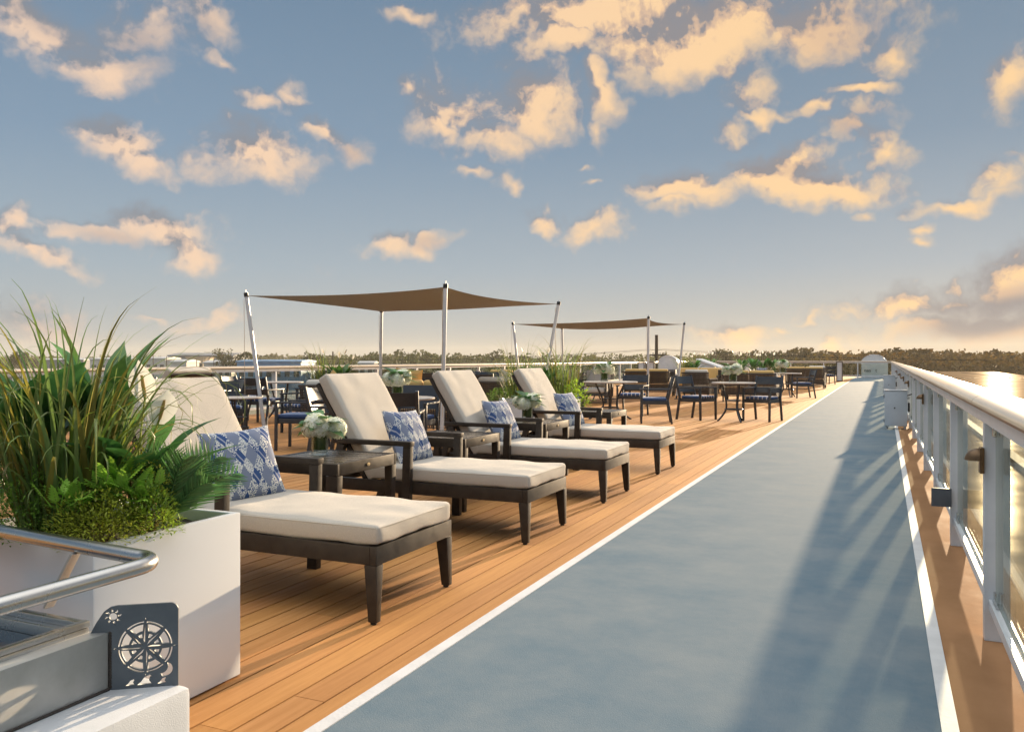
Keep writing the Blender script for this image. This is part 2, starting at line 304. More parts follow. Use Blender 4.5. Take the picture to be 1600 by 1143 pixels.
def stripe_cloth():
    m = mat('striped_fabric', (.05, .085, .20), .85, ns=200, bump=.2, spec=.2); nt = m.node_tree; N = nt.nodes; L = nt.links; b = N['Principled BSDF']
    tc = N.new('ShaderNodeTexCoord'); sp = N.new('ShaderNodeSeparateXYZ'); L.new(tc.outputs['Object'], sp.inputs[0])
    def ma(op, a, b_=None):
        n = N.new('ShaderNodeMath'); n.operation = op
        for i, v in enumerate((a, b_)):
            if v is None: continue
            if isinstance(v, (int, float)): n.inputs[i].default_value = v
            else: L.new(v, n.inputs[i])
        return n.outputs[0]
    f = ma('LESS_THAN', ma('FRACT', ma('DIVIDE', ma('ADD', sp.outputs['X'], 2.0), .085)), .22)
    mx = N.new('ShaderNodeMix'); mx.data_type = 'RGBA'; L.new(f, mx.inputs[0]); mx.inputs[6].default_value = (.055, .095, .21, 1); mx.inputs[7].default_value = (.55, .57, .60, 1)
    L.new(mx.outputs[2], b.inputs['Base Color']); return m
M['stripe'] = stripe_cloth()

# ------------------------------------------------------------------ mesh helpers
class B:
    def __init__(s): s.v = []; s.f = []; s.t = []; s.cur = (1, 1, 1)
    def add(s, vs, fs):
        k = len(s.v); s.v += [tuple(v) for v in vs]
        for f in fs: s.f.append(tuple(i + k for i in f)); s.t.append(s.cur)
    def hexa(s, p):   # 8 points: bottom ring 0-3, top ring 4-7
        s.add(p, [(3, 2, 1, 0), (4, 5, 6, 7), (0, 1, 5, 4), (1, 2, 6, 5), (2, 3, 7, 6), (3, 0, 4, 7)])
    def box(s, x0, x1, y0, y1, z0, z1, m=None):
        p = [(x0, y0, z0), (x1, y0, z0), (x1, y1, z0), (x0, y1, z0), (x0, y0, z1), (x1, y0, z1), (x1, y1, z1), (x0, y1, z1)]
        if m: p = [m @ Vector(q) for q in p]
        s.hexa(p)
    def bar(s, a, b, wx, wy, up=(0, 0, 1), wx2=None, wy2=None):   # a bar of rectangular section, may taper
        a, b = Vector(a), Vector(b); d = (b - a).normalized(); u = Vector(up)
        x = d.cross(u)
        if x.length < 1e-4: x = d.cross(Vector((0, 1, 0)))
        x.normalize(); y = x.cross(d).normalized()
        wx2 = wx if wx2 is None else wx2; wy2 = wy if wy2 is None else wy2
        q = [(-1, -1), (1, -1), (1, 1), (-1, 1)]
        s.hexa([a + x * i * wx / 2 + y * j * wy / 2 for i, j in q] + [b + x * i * wx2 / 2 + y * j * wy2 / 2 for i, j in q])
    def tube(s, pts, r, n=10, cap=True):
        pts = [Vector(p) for p in pts]; rs = r if isinstance(r, (list, tuple)) else [r] * len(pts)
        d0 = (pts[1] - pts[0]).normalized(); x = d0.orthogonal().normalized(); vs = []
        for i, p in enumerate(pts):
            d = (pts[min(i + 1, len(pts) - 1)] - pts[max(i - 1, 0)]).normalized()
            x = (x - d * x.dot(d)); x.normalize(); y = d.cross(x)
            vs += [p + (x * math.cos(2 * math.pi * k / n) + y * math.sin(2 * math.pi * k / n)) * rs[i] for k in range(n)]
        fs = [(i * n + k, i * n + (k + 1) % n, (i + 1) * n + (k + 1) % n, (i + 1) * n + k) for i in range(len(pts) - 1) for k in range(n)]
        if cap: fs += [tuple(range(n - 1, -1, -1)), tuple((len(pts) - 1) * n + k for k in range(n))]
        s.add(vs, fs)
    def lathe(s, prof, c=(0, 0, 0), n=32, cap=True):
        vs = [(c[0] + r * math.cos(2 * math.pi * k / n), c[1] + r * math.sin(2 * math.pi * k / n), c[2] + z) for r, z in prof for k in range(n)]
        fs = [(i * n + k, i * n + (k + 1) % n, (i + 1) * n + (k + 1) % n, (i + 1) * n + k) for i in range(len(prof) - 1) for k in range(n)]
        if cap: fs += [tuple(range(n - 1, -1, -1)), tuple((len(prof) - 1) * n + k for k in range(n))]
        s.add(vs, fs)
    def prism(s, poly, f, h0, h1):   # polygon extruded: f(u, v, h) -> point
        n = len(poly)
        s.add([f(u, v, h0) for u, v in poly] + [f(u, v, h1) for u, v in poly],
              [tuple(range(n - 1, -1, -1)), tuple(range(n, 2 * n))] + [(i, (i + 1) % n, n + (i + 1) % n, n + i) for i in range(n)])
    def rbox(s, L, W, T, r, m=Matrix(), n=8, crown=0, wr=0, seed=0):   # a soft rounded, slightly crowned block centred at 0
        def ax(h, k):
            a = [-h + r * (1 - math.cos(math.pi / 2 * i / 3)) for i in range(4)]
            mid = [(-h + r) + (2 * h - 2 * r) * i / k for i in range(1, k)]
            return a + mid + [-q for q in reversed(a)]
        X, Y, Z = ax(L / 2, n), ax(W / 2, n), ax(T / 2, 2)
        nx, ny, nz = len(X), len(Y), len(Z); idx = {}; vs = []; fs = []
        def pt(i, j, k):
            if (i, j, k) in idx: return idx[i, j, k]
            p = Vector((X[i], Y[j], Z[k]))
            q = Vector((max(-L / 2 + r, min(L / 2 - r, p.x)), max(-W / 2 + r, min(W / 2 - r, p.y)), max(-T / 2 + r, min(T / 2 - r, p.z))))
            d = p - q
            if d.length > 1e-6: p = q + d.normalized() * r
            u, v = 2 * p.x / L, 2 * p.y / W
            g = (1 - u ** 4) * (1 - v ** 4); p.z += crown * g * (p.z / (T / 2))
            if wr: p += Vector((0, 0, 1)) * wr * noise.noise(Vector((p.x * 7 + seed, p.y * 7, p.z * 9))) + Vector((wr * .5 * noise.noise(Vector((p.y * 9, p.z * 22, seed + p.x * 3))), 0, 0))
            idx[i, j, k] = len(vs); vs.append(m @ p); return idx[i, j, k]
        for k in (0, nz - 1):
            for i in range(nx - 1):
                for j in range(ny - 1):
                    f = (pt(i, j, k), pt(i + 1, j, k), pt(i + 1, j + 1, k), pt(i, j + 1, k)); fs.append(f if k else f[::-1])
        for j in (0, ny - 1):
            for i in range(nx - 1):
                for k in range(nz - 1):
                    f = (pt(i, j, k), pt(i + 1, j, k), pt(i + 1, j, k + 1), pt(i, j, k + 1)); fs.append(f[::-1] if j else f)
        for i in (0, nx - 1):
            for j in range(ny - 1):
                for k in range(nz - 1):
                    f = (pt(i, j, k), pt(i, j + 1, k), pt(i, j + 1, k + 1), pt(i, j, k + 1)); fs.append(f if i else f[::-1])
        s.add(vs, fs)
    def build(s, name, m, parent=None, bevel=0, smooth=True, tint=False, loc=None, ang=35, merge=True):
        me = bpy.data.meshes.new(name); me.from_pydata(s.v, [], s.f)
        if tint:
            a = me.color_attributes.new('tint', 'FLOAT_COLOR', 'CORNER'); dat = []
            for f, c in zip(s.f, s.t): dat += [c[0], c[1], c[2], 1] * len(f)
            a.data.foreach_set('color', dat)
        if bevel or (merge and not tint):
            bm = bmesh.new(); bm.from_mesh(me)
            if not tint: bmesh.ops.recalc_face_normals(bm, faces=bm.faces)
            if bevel:
                ed = [e for e in bm.edges if len(e.link_faces) == 2 and e.calc_face_angle(0) > .6]
                bmesh.ops.bevel(bm, geom=ed, offset=bevel, segments=2, profile=.7, affect='EDGES', clamp_overlap=True)
            bm.to_mesh(me); bm.free()
        if smooth: me.shade_smooth(); me.set_sharp_from_angle(angle=R(ang))
        me.materials.append(M[m] if isinstance(m, str) else m)
        o = bpy.data.objects.new(name, me); col.objects.link(o)
        if parent: o.parent = parent
        if loc: o.location = loc
        return o

def tag(o, label=None, cat=None, group=None, kind=None):
    if label: o['label'] = label
    if cat: o['category'] = cat
    if group: o['group'] = group
    if kind: o['kind'] = kind
    return o
def thing(name, label, cat, loc=(0, 0, 0), rz=0, group=None):
    o = bpy.data.objects.new(name, None); col.objects.link(o); o.empty_display_size = .1
    o.location = loc; o.rotation_euler = (0, 0, rz); return tag(o, label, cat, group)
def struct(b, name, m, **k): return tag(b.build(name, m, **k), kind='structure')
KIDS = {}
def kids(o): return [c for c in bpy.data.objects if c.parent == o]
def dup(o, label=None, loc=None, rz=None, group=None, parent=None, sc=None, rot=None):
    c = o.copy(); col.objects.link(c); c.parent = parent
    if parent is not None: c.matrix_parent_inverse = o.matrix_parent_inverse.copy()
    if label: c['label'] = label
    if group: c['group'] = group
    if loc is not None: c.location = loc
    if rz is not None: c.rotation_euler = (0, 0, rz)
    if rot is not None: c.rotation_euler = rot
    if sc is not None: c.scale = sc if isinstance(sc, tuple) else (sc, sc, sc)
    for k in kids(o): dup(k, parent=c)
    return c
def face_rz(fx, fy): return math.atan2(-fx, fy)

# ------------------------------------------------------------------ the setting: land, wharf shed, deck
CT, SN = math.cos(R(24.2)), math.sin(R(24.2))
def W(px, d):      # plan position seen under image column px at depth d
    xc = (px - 800) / 1294 * d
    return (xc * CT - d * SN, xc * SN + d * CT)
b = B(); b.box(-5000, 5000, -5000, 5000, -10.6, -10.2); struct(b, 'ground', 'land', smooth=False)
b = B(); b.box(-13.5, 1.0, -300, 330, -10.2, -10.1); struct(b, 'river', 'water', smooth=False)
b = B(); b.box(-430, -40, 150, 420, -10.2, -10.12); struct(b, 'parking_lot_surface', 'lot', smooth=False)
b = B(); b.box(-12.3, .64, -6, 60, -9.9, -.016); struct(b, 'ship_hull', 'hull', smooth=False)
b = B(); b.box(-12.3, -1.71, -6, 60, -.016, -.011); struct(b, 'deck_underlay', 'groove', smooth=False)
b = B()
x = -1.706; row = 0
while x > -12.28:
    w = .1255 if row else .074
    y = -6 + rnd.uniform(-4, 0)
    while y < 60:
        ln = rnd.choice((4.9, 5.5, 6.1)); q = rnd.uniform(.86, 1.1); b.cur = (q * rnd.uniform(.97, 1.03), q, q * rnd.uniform(.94, 1.04))
        y0, y1 = max(y, -6), min(y + ln - .003, 60)
        if y1 > y0: b.box(x - w, x, y0, y1, -.011, 0)
        y += ln
    x -= w + .009; row += 1
struct(b, 'deck_planking', 'plank', smooth=False, tint=True)
b = B(); b.box(-1.70, .195, -6, 60, -.016, -.001); struct(b, 'running_track', 'track', smooth=False)
b = B(); b.box(-1.703, -1.65, -6, 47.9, -.001, .003); b.box(.17, .222, -6, 47.9, -.001, .003); struct(b, 'track_marking', 'line', smooth=False)
b = B(); b.box(.195, .64, -6, 60, -.016, -.003); struct(b, 'deck_margin', 'margin', smooth=False)

# railings: posts, glass panels in clamps, white lower channel, beam, brown strip and rounded cap
def railing(name, label, p0, p1, side, posts, capseg):
    p0, p1 = Vector(p0), Vector(p1); d = (p1 - p0).normalized(); n = Vector((-d.y, d.x, 0)) * side   # n points inboard
    t = thing(name, label, 'railing', p0)
    Mx = Matrix(((d.x, n.x, 0, 0), (d.y, n.y, 0, 0), (0, 0, 1, 0), (0, 0, 0, 1)))
    L = (p1 - p0).length
    def bx(b, a0, a1, n0, n1, z0, z1): b.box(a0, a1, n0, n1, z0, z1, Mx)
    cap = B(); s = 0
    prof = []
    for k in range(17):
        a = math.pi * k / 16; prof.append((.02 - .095 * math.cos(a) * (1 if k < 8 else 1), 1.0 + .045 * math.sin(a) ** .7))
    prof = [(u - .03, v) for u, v in prof]
    while s < L - .01:
        e = min(s + capseg, L)
        cap.prism(prof, lambda u, v, h: Mx @ Vector((h, u, v)), s, e - .012); s = e
    cap.build('top_cap', 'capwood', t)
    b = B(); bx(b, 0, L, -.10, .075, .986, .999); b.build('cap_strip', 'capstrip', t)
    b = B(); bx(b, 0, L, -.045, .05, .925, .985); b.build('top_beam', 'post', t, bevel=.004)
    for a in posts:
        b = B(); bx(b, a - .028, a + .028, -.048, .050, -.003, .924); b.build('post', 'post', t, bevel=.006)
    for a0, a1 in zip(posts, posts[1:]):
        g0, g1 = a0 + .09, a1 - .09
        b = B(); bx(b, g0, g1, .004, .014, .185, .905); b.build('glass_panel', 'glass', t, smooth=False)
        b = B(); bx(b, a0 + .029, a1 - .029, -.014, .032, .128, .160); bx(b, a0 + .029, a1 - .029, .022, .034, .160, .176); bx(b, a0 + .029, a1 - .029, -.016, -.006, .160, .176)
        b.build('lower_channel', 'post', t, bevel=.003)
        for e in (g0 + .02, g1 - .02):      # one continuous clip at top and bottom of each panel edge
            b = B(); bx(b, e - .022, e + .022, -.010, .028, .906, .928); bx(b, e - .022, e + .022, -.010, .0035, .875, .9059); bx(b, e - .022, e + .022, .0145, .028, .875, .9059); b.build('glass_clamp', 'chrome', t, bevel=.002)
            if a0 < 24: b = B(); bx(b, e - .020, e + .020, -.008, .0035, .1765, .225); bx(b, e - .020, e + .020, .0145, .0215, .1765, .225); bx(b, e - .020, e + .020, -.0045, .0215, .1605, .1764); b.build('glass_clamp', 'chrome', t)
    return t
SB = [4.08 - 1.965 * 3 + 1.965 * k for k in range(30)]
railing('deck_railing', 'white glass-panelled railing with rounded beige cap along the blue track', (.44, -4, 0), (.44, 55.15, 0), 1, [y + 4 for y in SB if y < 55], 4.1)
railing('deck_railing', 'white glass-panelled railing behind the dining chairs on the port side', (-12, -4, 0), (-12, 55.05, 0), -1, [.5 + 1.965 * k for k in range(30)], 8)
railing('deck_railing', 'white glass-panelled railing crossing the far end of the deck', (-11.9, 55.2, 0), (.40, 55.2, 0), -1, [.6 + 1.965 * k for k in range(7)], 6)

# bronze step lights, cabinets and a junction box on the starboard railing posts
def post_light():
    t = thing('deck_light', 'brown half-dome light on the nearest railing post, large at right edge', 'light', (.392, 4.06, .765), 0, 'half-dome lights on the railing posts')
    b = B(); b.box(-.020, -.002, -.03, .03, -.055, .055); b.build('back_plate', 'lampbrown', t, bevel=.005)
    b = B(); vs = []; fs = []; n = 12
    for i in range(7):
        a = math.pi / 2 * i / 6; r = .045 * math.cos(a) ; z = .05 * math.sin(a)
        for k in range(n + 1):
            p = math.pi * k / n; vs.append((-.020 - 1.25 * r * math.sin(p), -r * math.cos(p), z))
    for i in range(6):
        for k in range(n): q = i * (n + 1) + k; fs.append((q, q + 1, q + n + 2, q + n + 1))
    vs.append((-.020, 0, 0)); c = len(vs) - 1; fs += [(k + 1, k, c) for k in range(n)]
    b.add(vs, fs); b.build('shade', 'lampbrown', t, merge=False); return t
pl = post_light()
for k, lab in ((3, 'brown half-dome light on the railing post just before the near electrical cabinet'), (6, 'dark half-dome light on a post behind the near electrical cabinet'),
               (8, 'small dark half-dome light between the two electrical cabinets'), (10, 'tiny dark half-dome light above the far electrical cabinet'), (13, 'farthest tiny dark half-dome light of the railing')):
    dup(pl, lab, (.392, 4.06 + 1.965 * k, .765))
def cabinet(label, x, y, z):
    t = thing('electrical_cabinet', label, 'cabinet', (x, y, z), 0, 'pale blue grey cabinets on the railing')
    b = B(); b.box(-.175, .175, -.05, .12, 0, .60); b.build('body', 'boxpaint', t, bevel=.006)
    b = B(); b.box(-.178, .172, -.068, -.052, .006, .594); d = b.build('door', 'boxpaint', t, bevel=.004)
    b = B(); b.tube([(-.02, -.069, .31), (-.02, -.078, .31)], .013, 12); b.build('lock', 'black', d)
    b = B(); b.box(-.184, .18, -.074, .124, .602, .618); b.build('lid', 'post', t, bevel=.003)
    b = B()
    for z0 in (.06, .48): b.tube([(-.181, -.06, z0), (-.181, -.06, z0 + .05)], .008, 8)
    b.build('hinge', 'black', t)
    b = B(); b.box(.177, .40 - x, .06, .09, .10, .13); b.box(.177, .40 - x, .06, .09, .46, .49); b.build('bracket', 'post', t)
    b = B(); b.box(-.16, -.12, .02, .06, -.053, -.001); b.box(.12, .16, .02, .06, -.053, -.001); b.build('foot', 'post', t)
    b = B(); b.tube([(.177, 0, .52), (.25, 0, .55), (.29, 0, .50), (.30, 0, .40)], .010, 8); b.tube([(.2, -.02, .25), (.2, -.02, .40)], .016, 8); b.build('cable', 'black', t)
    return t
cabinet('larger pale blue cabinet on the railing, nearer of two', .185, 15.6, .05)
cabinet('smaller-looking pale blue cabinet behind the near one on the railing', .16, 29.4, .05)
t = thing('junction_box', 'small dark grey junction box low on the railing post', 'junction box', (.335, 5.99, .26))
b = B(); b.box(-.05, .055, -.03, .03, 0, .105); b.build('body', 'junction', t, bevel=.004)
b = B(); b.box(-.058, .058, -.038, -.031, -.006, .111); b.build('lid', 'junction', t, bevel=.002)

# wharf shed with its glossy wet roof just below deck level
t = thing('wharf_shed', 'long low shed with wet glossy tan roof beyond the right railing', 'building', (12, 100, -10.2))
b = B(); b.box(-10.8, 11, -140, 118, 8.2, 8.4); b.build('roof', 'roof', t, smooth=False)
b = B(); b.box(-10.5, 10.7, -139.7, 117.7, 0, 8.19); b.build('wall', 'walltan', t, smooth=False)
b = B(); b.box(-8.62, -8.3, -139, 117, 8.4, 8.50); b.box(-8.66, -8.63, -139, 117, 8.4, 8.54); b.build('roof_curb', 'curb', t, smooth=False)
b = B(); b.tube([(-1.5, 116, 8.45), (-3.6, 72, 8.45)], .10, 6); b.tube([(3, 100, 8.43), (6, 50, 8.43)], .05, 6); b.build('roof_pipe', 'pole', t)

# ------------------------------------------------------------------ far trees and buildings
def crown(b, c, r, h, n, size, hue, rg, warm=1.0):
    lumps = [(Vector((rg.gauss(0, .42), rg.gauss(0, .42), rg.uniform(-.5, .42))), rg.uniform(.42, .58)) for _ in range(8)]
    for _ in range(n):
        lc, lr = rg.choice(lumps); v = Vector((rg.gauss(0, 1), rg.gauss(0, 1), rg.gauss(0, 1))).normalized() * lr * rg.uniform(.6, 1.0)
        p = lc + v; p = Vector((c[0] + p.x * r, c[1] + p.y * r, c[2] + p.z * h))
        q = hue * rg.uniform(.78, 1.22); b.cur = (q * rg.uniform(.9, 1.2) * warm, q, q * rg.uniform(.7, 1) / warm)  # warm paints the golden glow of hazy backlight into the leaf colour
        a = Vector((rg.gauss(0, 1), rg.gauss(0, 1), rg.gauss(0, 1))).normalized(); e = a.orthogonal().normalized(); f = a.cross(e); s = size * rg.uniform(.6, 1.25)
        b.add([p - e * s - f * s * .3, p + f * s * .8 - e * s * .2, p + e * s + f * s * .2, p - f * s * .7 + e * s * .1], [(0, 1, 2, 3)])
rg = random.Random(21)
b = B()
def topy(px):
    k = [(-400, 556), (330, 556), (360, 554), (500, 554), (560, 553), (700, 552), (780, 552), (900, 552), (1000, 551.5), (1100, 552), (1200, 551), (1300, 551), (1420, 549), (1600, 550), (2300, 548)]
    for (a, u), (c, v) in zip(k, k[1:]):
        if a <= px <= c: return u + (v - u) * (px - a) / (c - a)
    return 552
for i in range(1050):
    px = rg.uniform(-300, 2200) if i % 3 else rg.uniform(1250, 1750)
    d = rg.uniform(330, 620) if px < 1240 else rg.uniform(240, 420)
    if px < 480: d = rg.uniform(620, 900)
    x, y = W(px, d)
    if -12 < x < 26 and y < 232: continue
    top = 1.2 + (560 - topy(px) + rg.gauss(-.4, 1.1)) / 1294 * d; h = (top + 10.2)
    crown(b, (x, y, top - h * .42), rg.uniform(4.5, 8), h * .5, 110, .85 * d / 400, rg.uniform(.6, 1.3) * (1 if px < 1150 else .8), rg, 1.0 if px < 1000 else 1.0 + .95 * min(1, (px - 1000) / 350))  # haze glow in the tint grows towards the sun side
tag(b.build('distant_wood', 'tree', smooth=False, tint=True), 'continuous low wood along the horizon', 'wood', kind='stuff')
def far_tree(px, d, topyy, r, lab, hue=1., n=700, low=.35):
    x, y = W(px, d); top = 1.2 + (560 - topyy + 8.5) / 1294 * d; H = top + 10.2
    t = thing('tree', lab, 'tree', (x, y, -10.2), 0, 'single trees standing out of the far wood')
    b = B(); b.tube([(0, 0, 0), (.3, .1, H * .35), (0, 0, H * .8)], [.5, .36, .12], 7)
    for k in range(5):
        a = k * 1.3; b.tube([(.2, .1, H * (.35 + .07 * k)), (math.cos(a) * r * .5, math.sin(a) * r * .5, H * (.55 + .07 * k))], [.2, .06], 5)
    b.build('trunk', 'bark', t)
    b = B(); crown(b, (0, 0, H * (1 - (1 - low) / 2) - .04 * H), r, H * (1 - low) * .5, n, r * .10, hue, rg, 1.0 if px < 1000 else 1.0 + .95 * min(1, (px - 1000) / 350)); b.build('crown', 'tree', t, smooth=False, tint=True)  # single trees carry the same painted sunward glow
far_tree(347, 380, 545.5, 4.5, 'tall thin tree rising above the warehouses at far left', .8, 260, .55)
far_tree(368, 330, 551, 5.5, 'dark round tree beside the blue warehouse', .7)
far_tree(492, 350, 549, 5, 'dark tree just left of the pole behind the second lounger', .7)
far_tree(590, 420, 550.5, 6, 'dark topped tree left of the large shade sail rear pole', .9)
far_tree(638, 420, 548.5, 7, 'rounded tree between the rear and front poles of the near sail', .9)
far_tree(664, 380, 549.5, 6, 'yellow green tree left of the tall front sail pole', 1.3)
far_tree(776, 420, 548.5, 5, 'small tree standing up right of the tall front sail pole', .75)
far_tree(1130, 360, 549, 7, 'brown tree crown above the slanted white housing', .8)
far_tree(1163, 340, 549.5, 6, 'low brown tree over the wide flower planter, left side', .85)
far_tree(1197, 330, 546.5, 8, 'large brown tree just right of the wide flower planter', .62)
far_tree(1247, 320, 546, 9, 'broad dark brown tree over the far sofa', .6)
far_tree(1302, 300, 548.5, 8, 'wide low dark tree left of the far arched hood', .6)
far_tree(1318, 290, 546.5, 6, 'pointed dark tree between the far sofa and the arched hood', .6)
far_tree(1380, 280, 544, 10, 'biggest dark tree right behind the far arched hood', .55, 420)
far_tree(1413, 280, 547.5, 7, 'rounded dark tree at the end of the right railing', .55)
far_tree(1475, 290, 549, 8, 'brown tree over the far edge of the shed roof', .6)
far_tree(1560, 280, 548.5, 8, 'brown tree at right edge of picture beyond the shed', .6)
far_tree(30, 420, 549, 6, 'dark tree behind the broad leaves at left edge', .7)

def block(name, label, px0, px1, d, ytop, m, roofm, dep=18, win=0, pitch=.0):
    (x0, y0), (x1, y1) = W(px0, d), W(px1, d); L = math.hypot(x1 - x0, y1 - y0); top = 1.2 + (560 - ytop) / 1294 * d; H = top + 10.2
    t = thing(name, label, 'building', (x0, y0, -10.2), math.atan2(y1 - y0, x1 - x0), 'warehouses at far left')
    b = B(); b.box(0, L, 0, dep, 0, H - .5); b.build('wall', m, t, smooth=False)
    b = B(); b.prism([(-.4, 0), (dep + .4, 0), (dep + .4, .45), (dep / 2, .45 + pitch), (-.4, .45)], lambda u, v, h: (h, u, H - .499 + v), -.4, L + .4); b.build('roof', roofm, t, smooth=False)
    for k in range(win):
        xw = L * (k + .5) / win; b = B(); b.box(xw - L / win * .28, xw + L / win * .28, -.06, .02, H * .45, H * .75); b.build('window', 'gpane', t, smooth=False)
    b = B(); b.box(L * .1, L * .1 + 3.2, -.08, .02, 0, 4); b.build('door', 'gpane', t, smooth=False)
block('warehouse', 'long grey warehouse on the far left horizon', 262, 364, 400, 554.5, 'wallgrey', 'wallgrey', 25, 6, 1.2)
block('warehouse', 'tan square building standing in front of the long grey warehouse', 291, 317, 370, 557, 'walltan', 'walltan', 14, 3)
block('warehouse', 'low pale building left of the tan building', 266, 291, 340, 564, 'wallpale', 'roofpale', 14, 3, .8)
block('warehouse', 'low pale building right of the tan building', 318, 360, 330, 565.5, 'wallpale', 'roofpale', 14, 4, .8)
block('warehouse', 'pale low building with thin posts left of the grey warehouse', 216, 258, 360, 559, 'wallpale', 'roofpale', 16, 4, .6)
block('warehouse', 'bright blue low warehouse behind the left sail pole', 370, 470, 300, 563.5, 'bluewall', 'bluewall', 22, 7, .5)
block('warehouse', 'pale building seen between grass blades at left', 140, 205, 380, 560, 'wallpale', 'roofpale', 18, 5, .6)
block('warehouse', 'grey flat building behind the near planter grass', 60, 130, 420, 561, 'wallgrey', 'roofpale', 18, 5, .6)
block('warehouse', 'small light building beside the far dark pole at left', 560, 584, 330, 566, 'wallpale', 'roofpale', 10, 2, .6)

def pole(px, d, ytop, lab, arms=True, r=.16, ybot=None):
    x, y = W(px, d); top = 1.2 + (560 - ytop) / 1294 * d; H = top + 10.2
    t = thing('utility_pole', lab, 'pole', (x, y, -10.2), R(20), 'wooden poles ashore')
    b = B(); b.tube([(0, 0, 0), (0, 0, H)], [r, r * .75], 8); b.build('shaft', 'pole', t)
    if arms:
        b = B(); b.box(-1.3, 1.3, -.07, .07, H * .80, H * .80 + .16)
        b.build('crossarm', 'pole', t)
        b = B()
        for sx in (-1.2, -.5, .5, 1.2): b.tube([(sx, 0, H * .8 + .16), (sx, 0, H * .8 + .42)], .06, 6)
        b.build('insulator', 'wallgrey', t)
    return x, y, H
px, py, pH = pole(1026, 120, 523, 'tall dark utility pole with crossarm between the far sail poles', r=.30)
b = B()
for k, (dx, z) in enumerate(((-1.2, .86), (1.2, .86), (0, .80), (0, .70))):
    for (ex, ey) in ((px - 95, py + 10), (px + 95, py + 14)):
        pts = [(px + dx + (ex - px) * s / 12, py + (ey - py) * s / 12, -10.2 + pH * z - 1.6 * (1 - (2 * s / 12 - 1) ** 2)) for s in range(13)]
        b.tube(pts, .025, 4, cap=False)
tag(b.build('power_line', 'black'), 'thin dark wires strung from the tall utility pole', 'wires')
pole(239, 260, 553.5, 'dark pole left of the grey warehouse', False)
pole(260, 280, 557, 'thin pole in front of the pale low building at left', False)
pole(307, 270, 562, 'thin short pole in front of the tan building', False)
pole(334, 280, 559, 'thin short pole right of the tan building', False)
pole(360.5, 300, 554, 'thin pole beside the dark round tree at left', False)
pole(520, 220, 549, 'dark stub pole above the planter behind the second lounger', False, .26)

# the warm evening air over the land
def haze():
    b = B(); b.box(-1500, 1500, -400, 1500, -11.5, 24); m = bpy.data.materials.new('haze_air'); m.use_nodes = True; nt = m.node_tree; nt.nodes.remove(nt.nodes['Principled BSDF'])
    v = nt.nodes.new('ShaderNodeVolumePrincipled'); v.inputs['Density'].default_value = .0002; v.inputs['Color'].default_value = (.90, .84, .72, 1); v.inputs['Anisotropy'].default_value = .15
    nt.links.new(v.outputs[0], nt.nodes['Material Output'].inputs['Volume']); M['haze'] = m
    tag(b.build('haze', 'haze', smooth=False), kind='stuff')
haze()

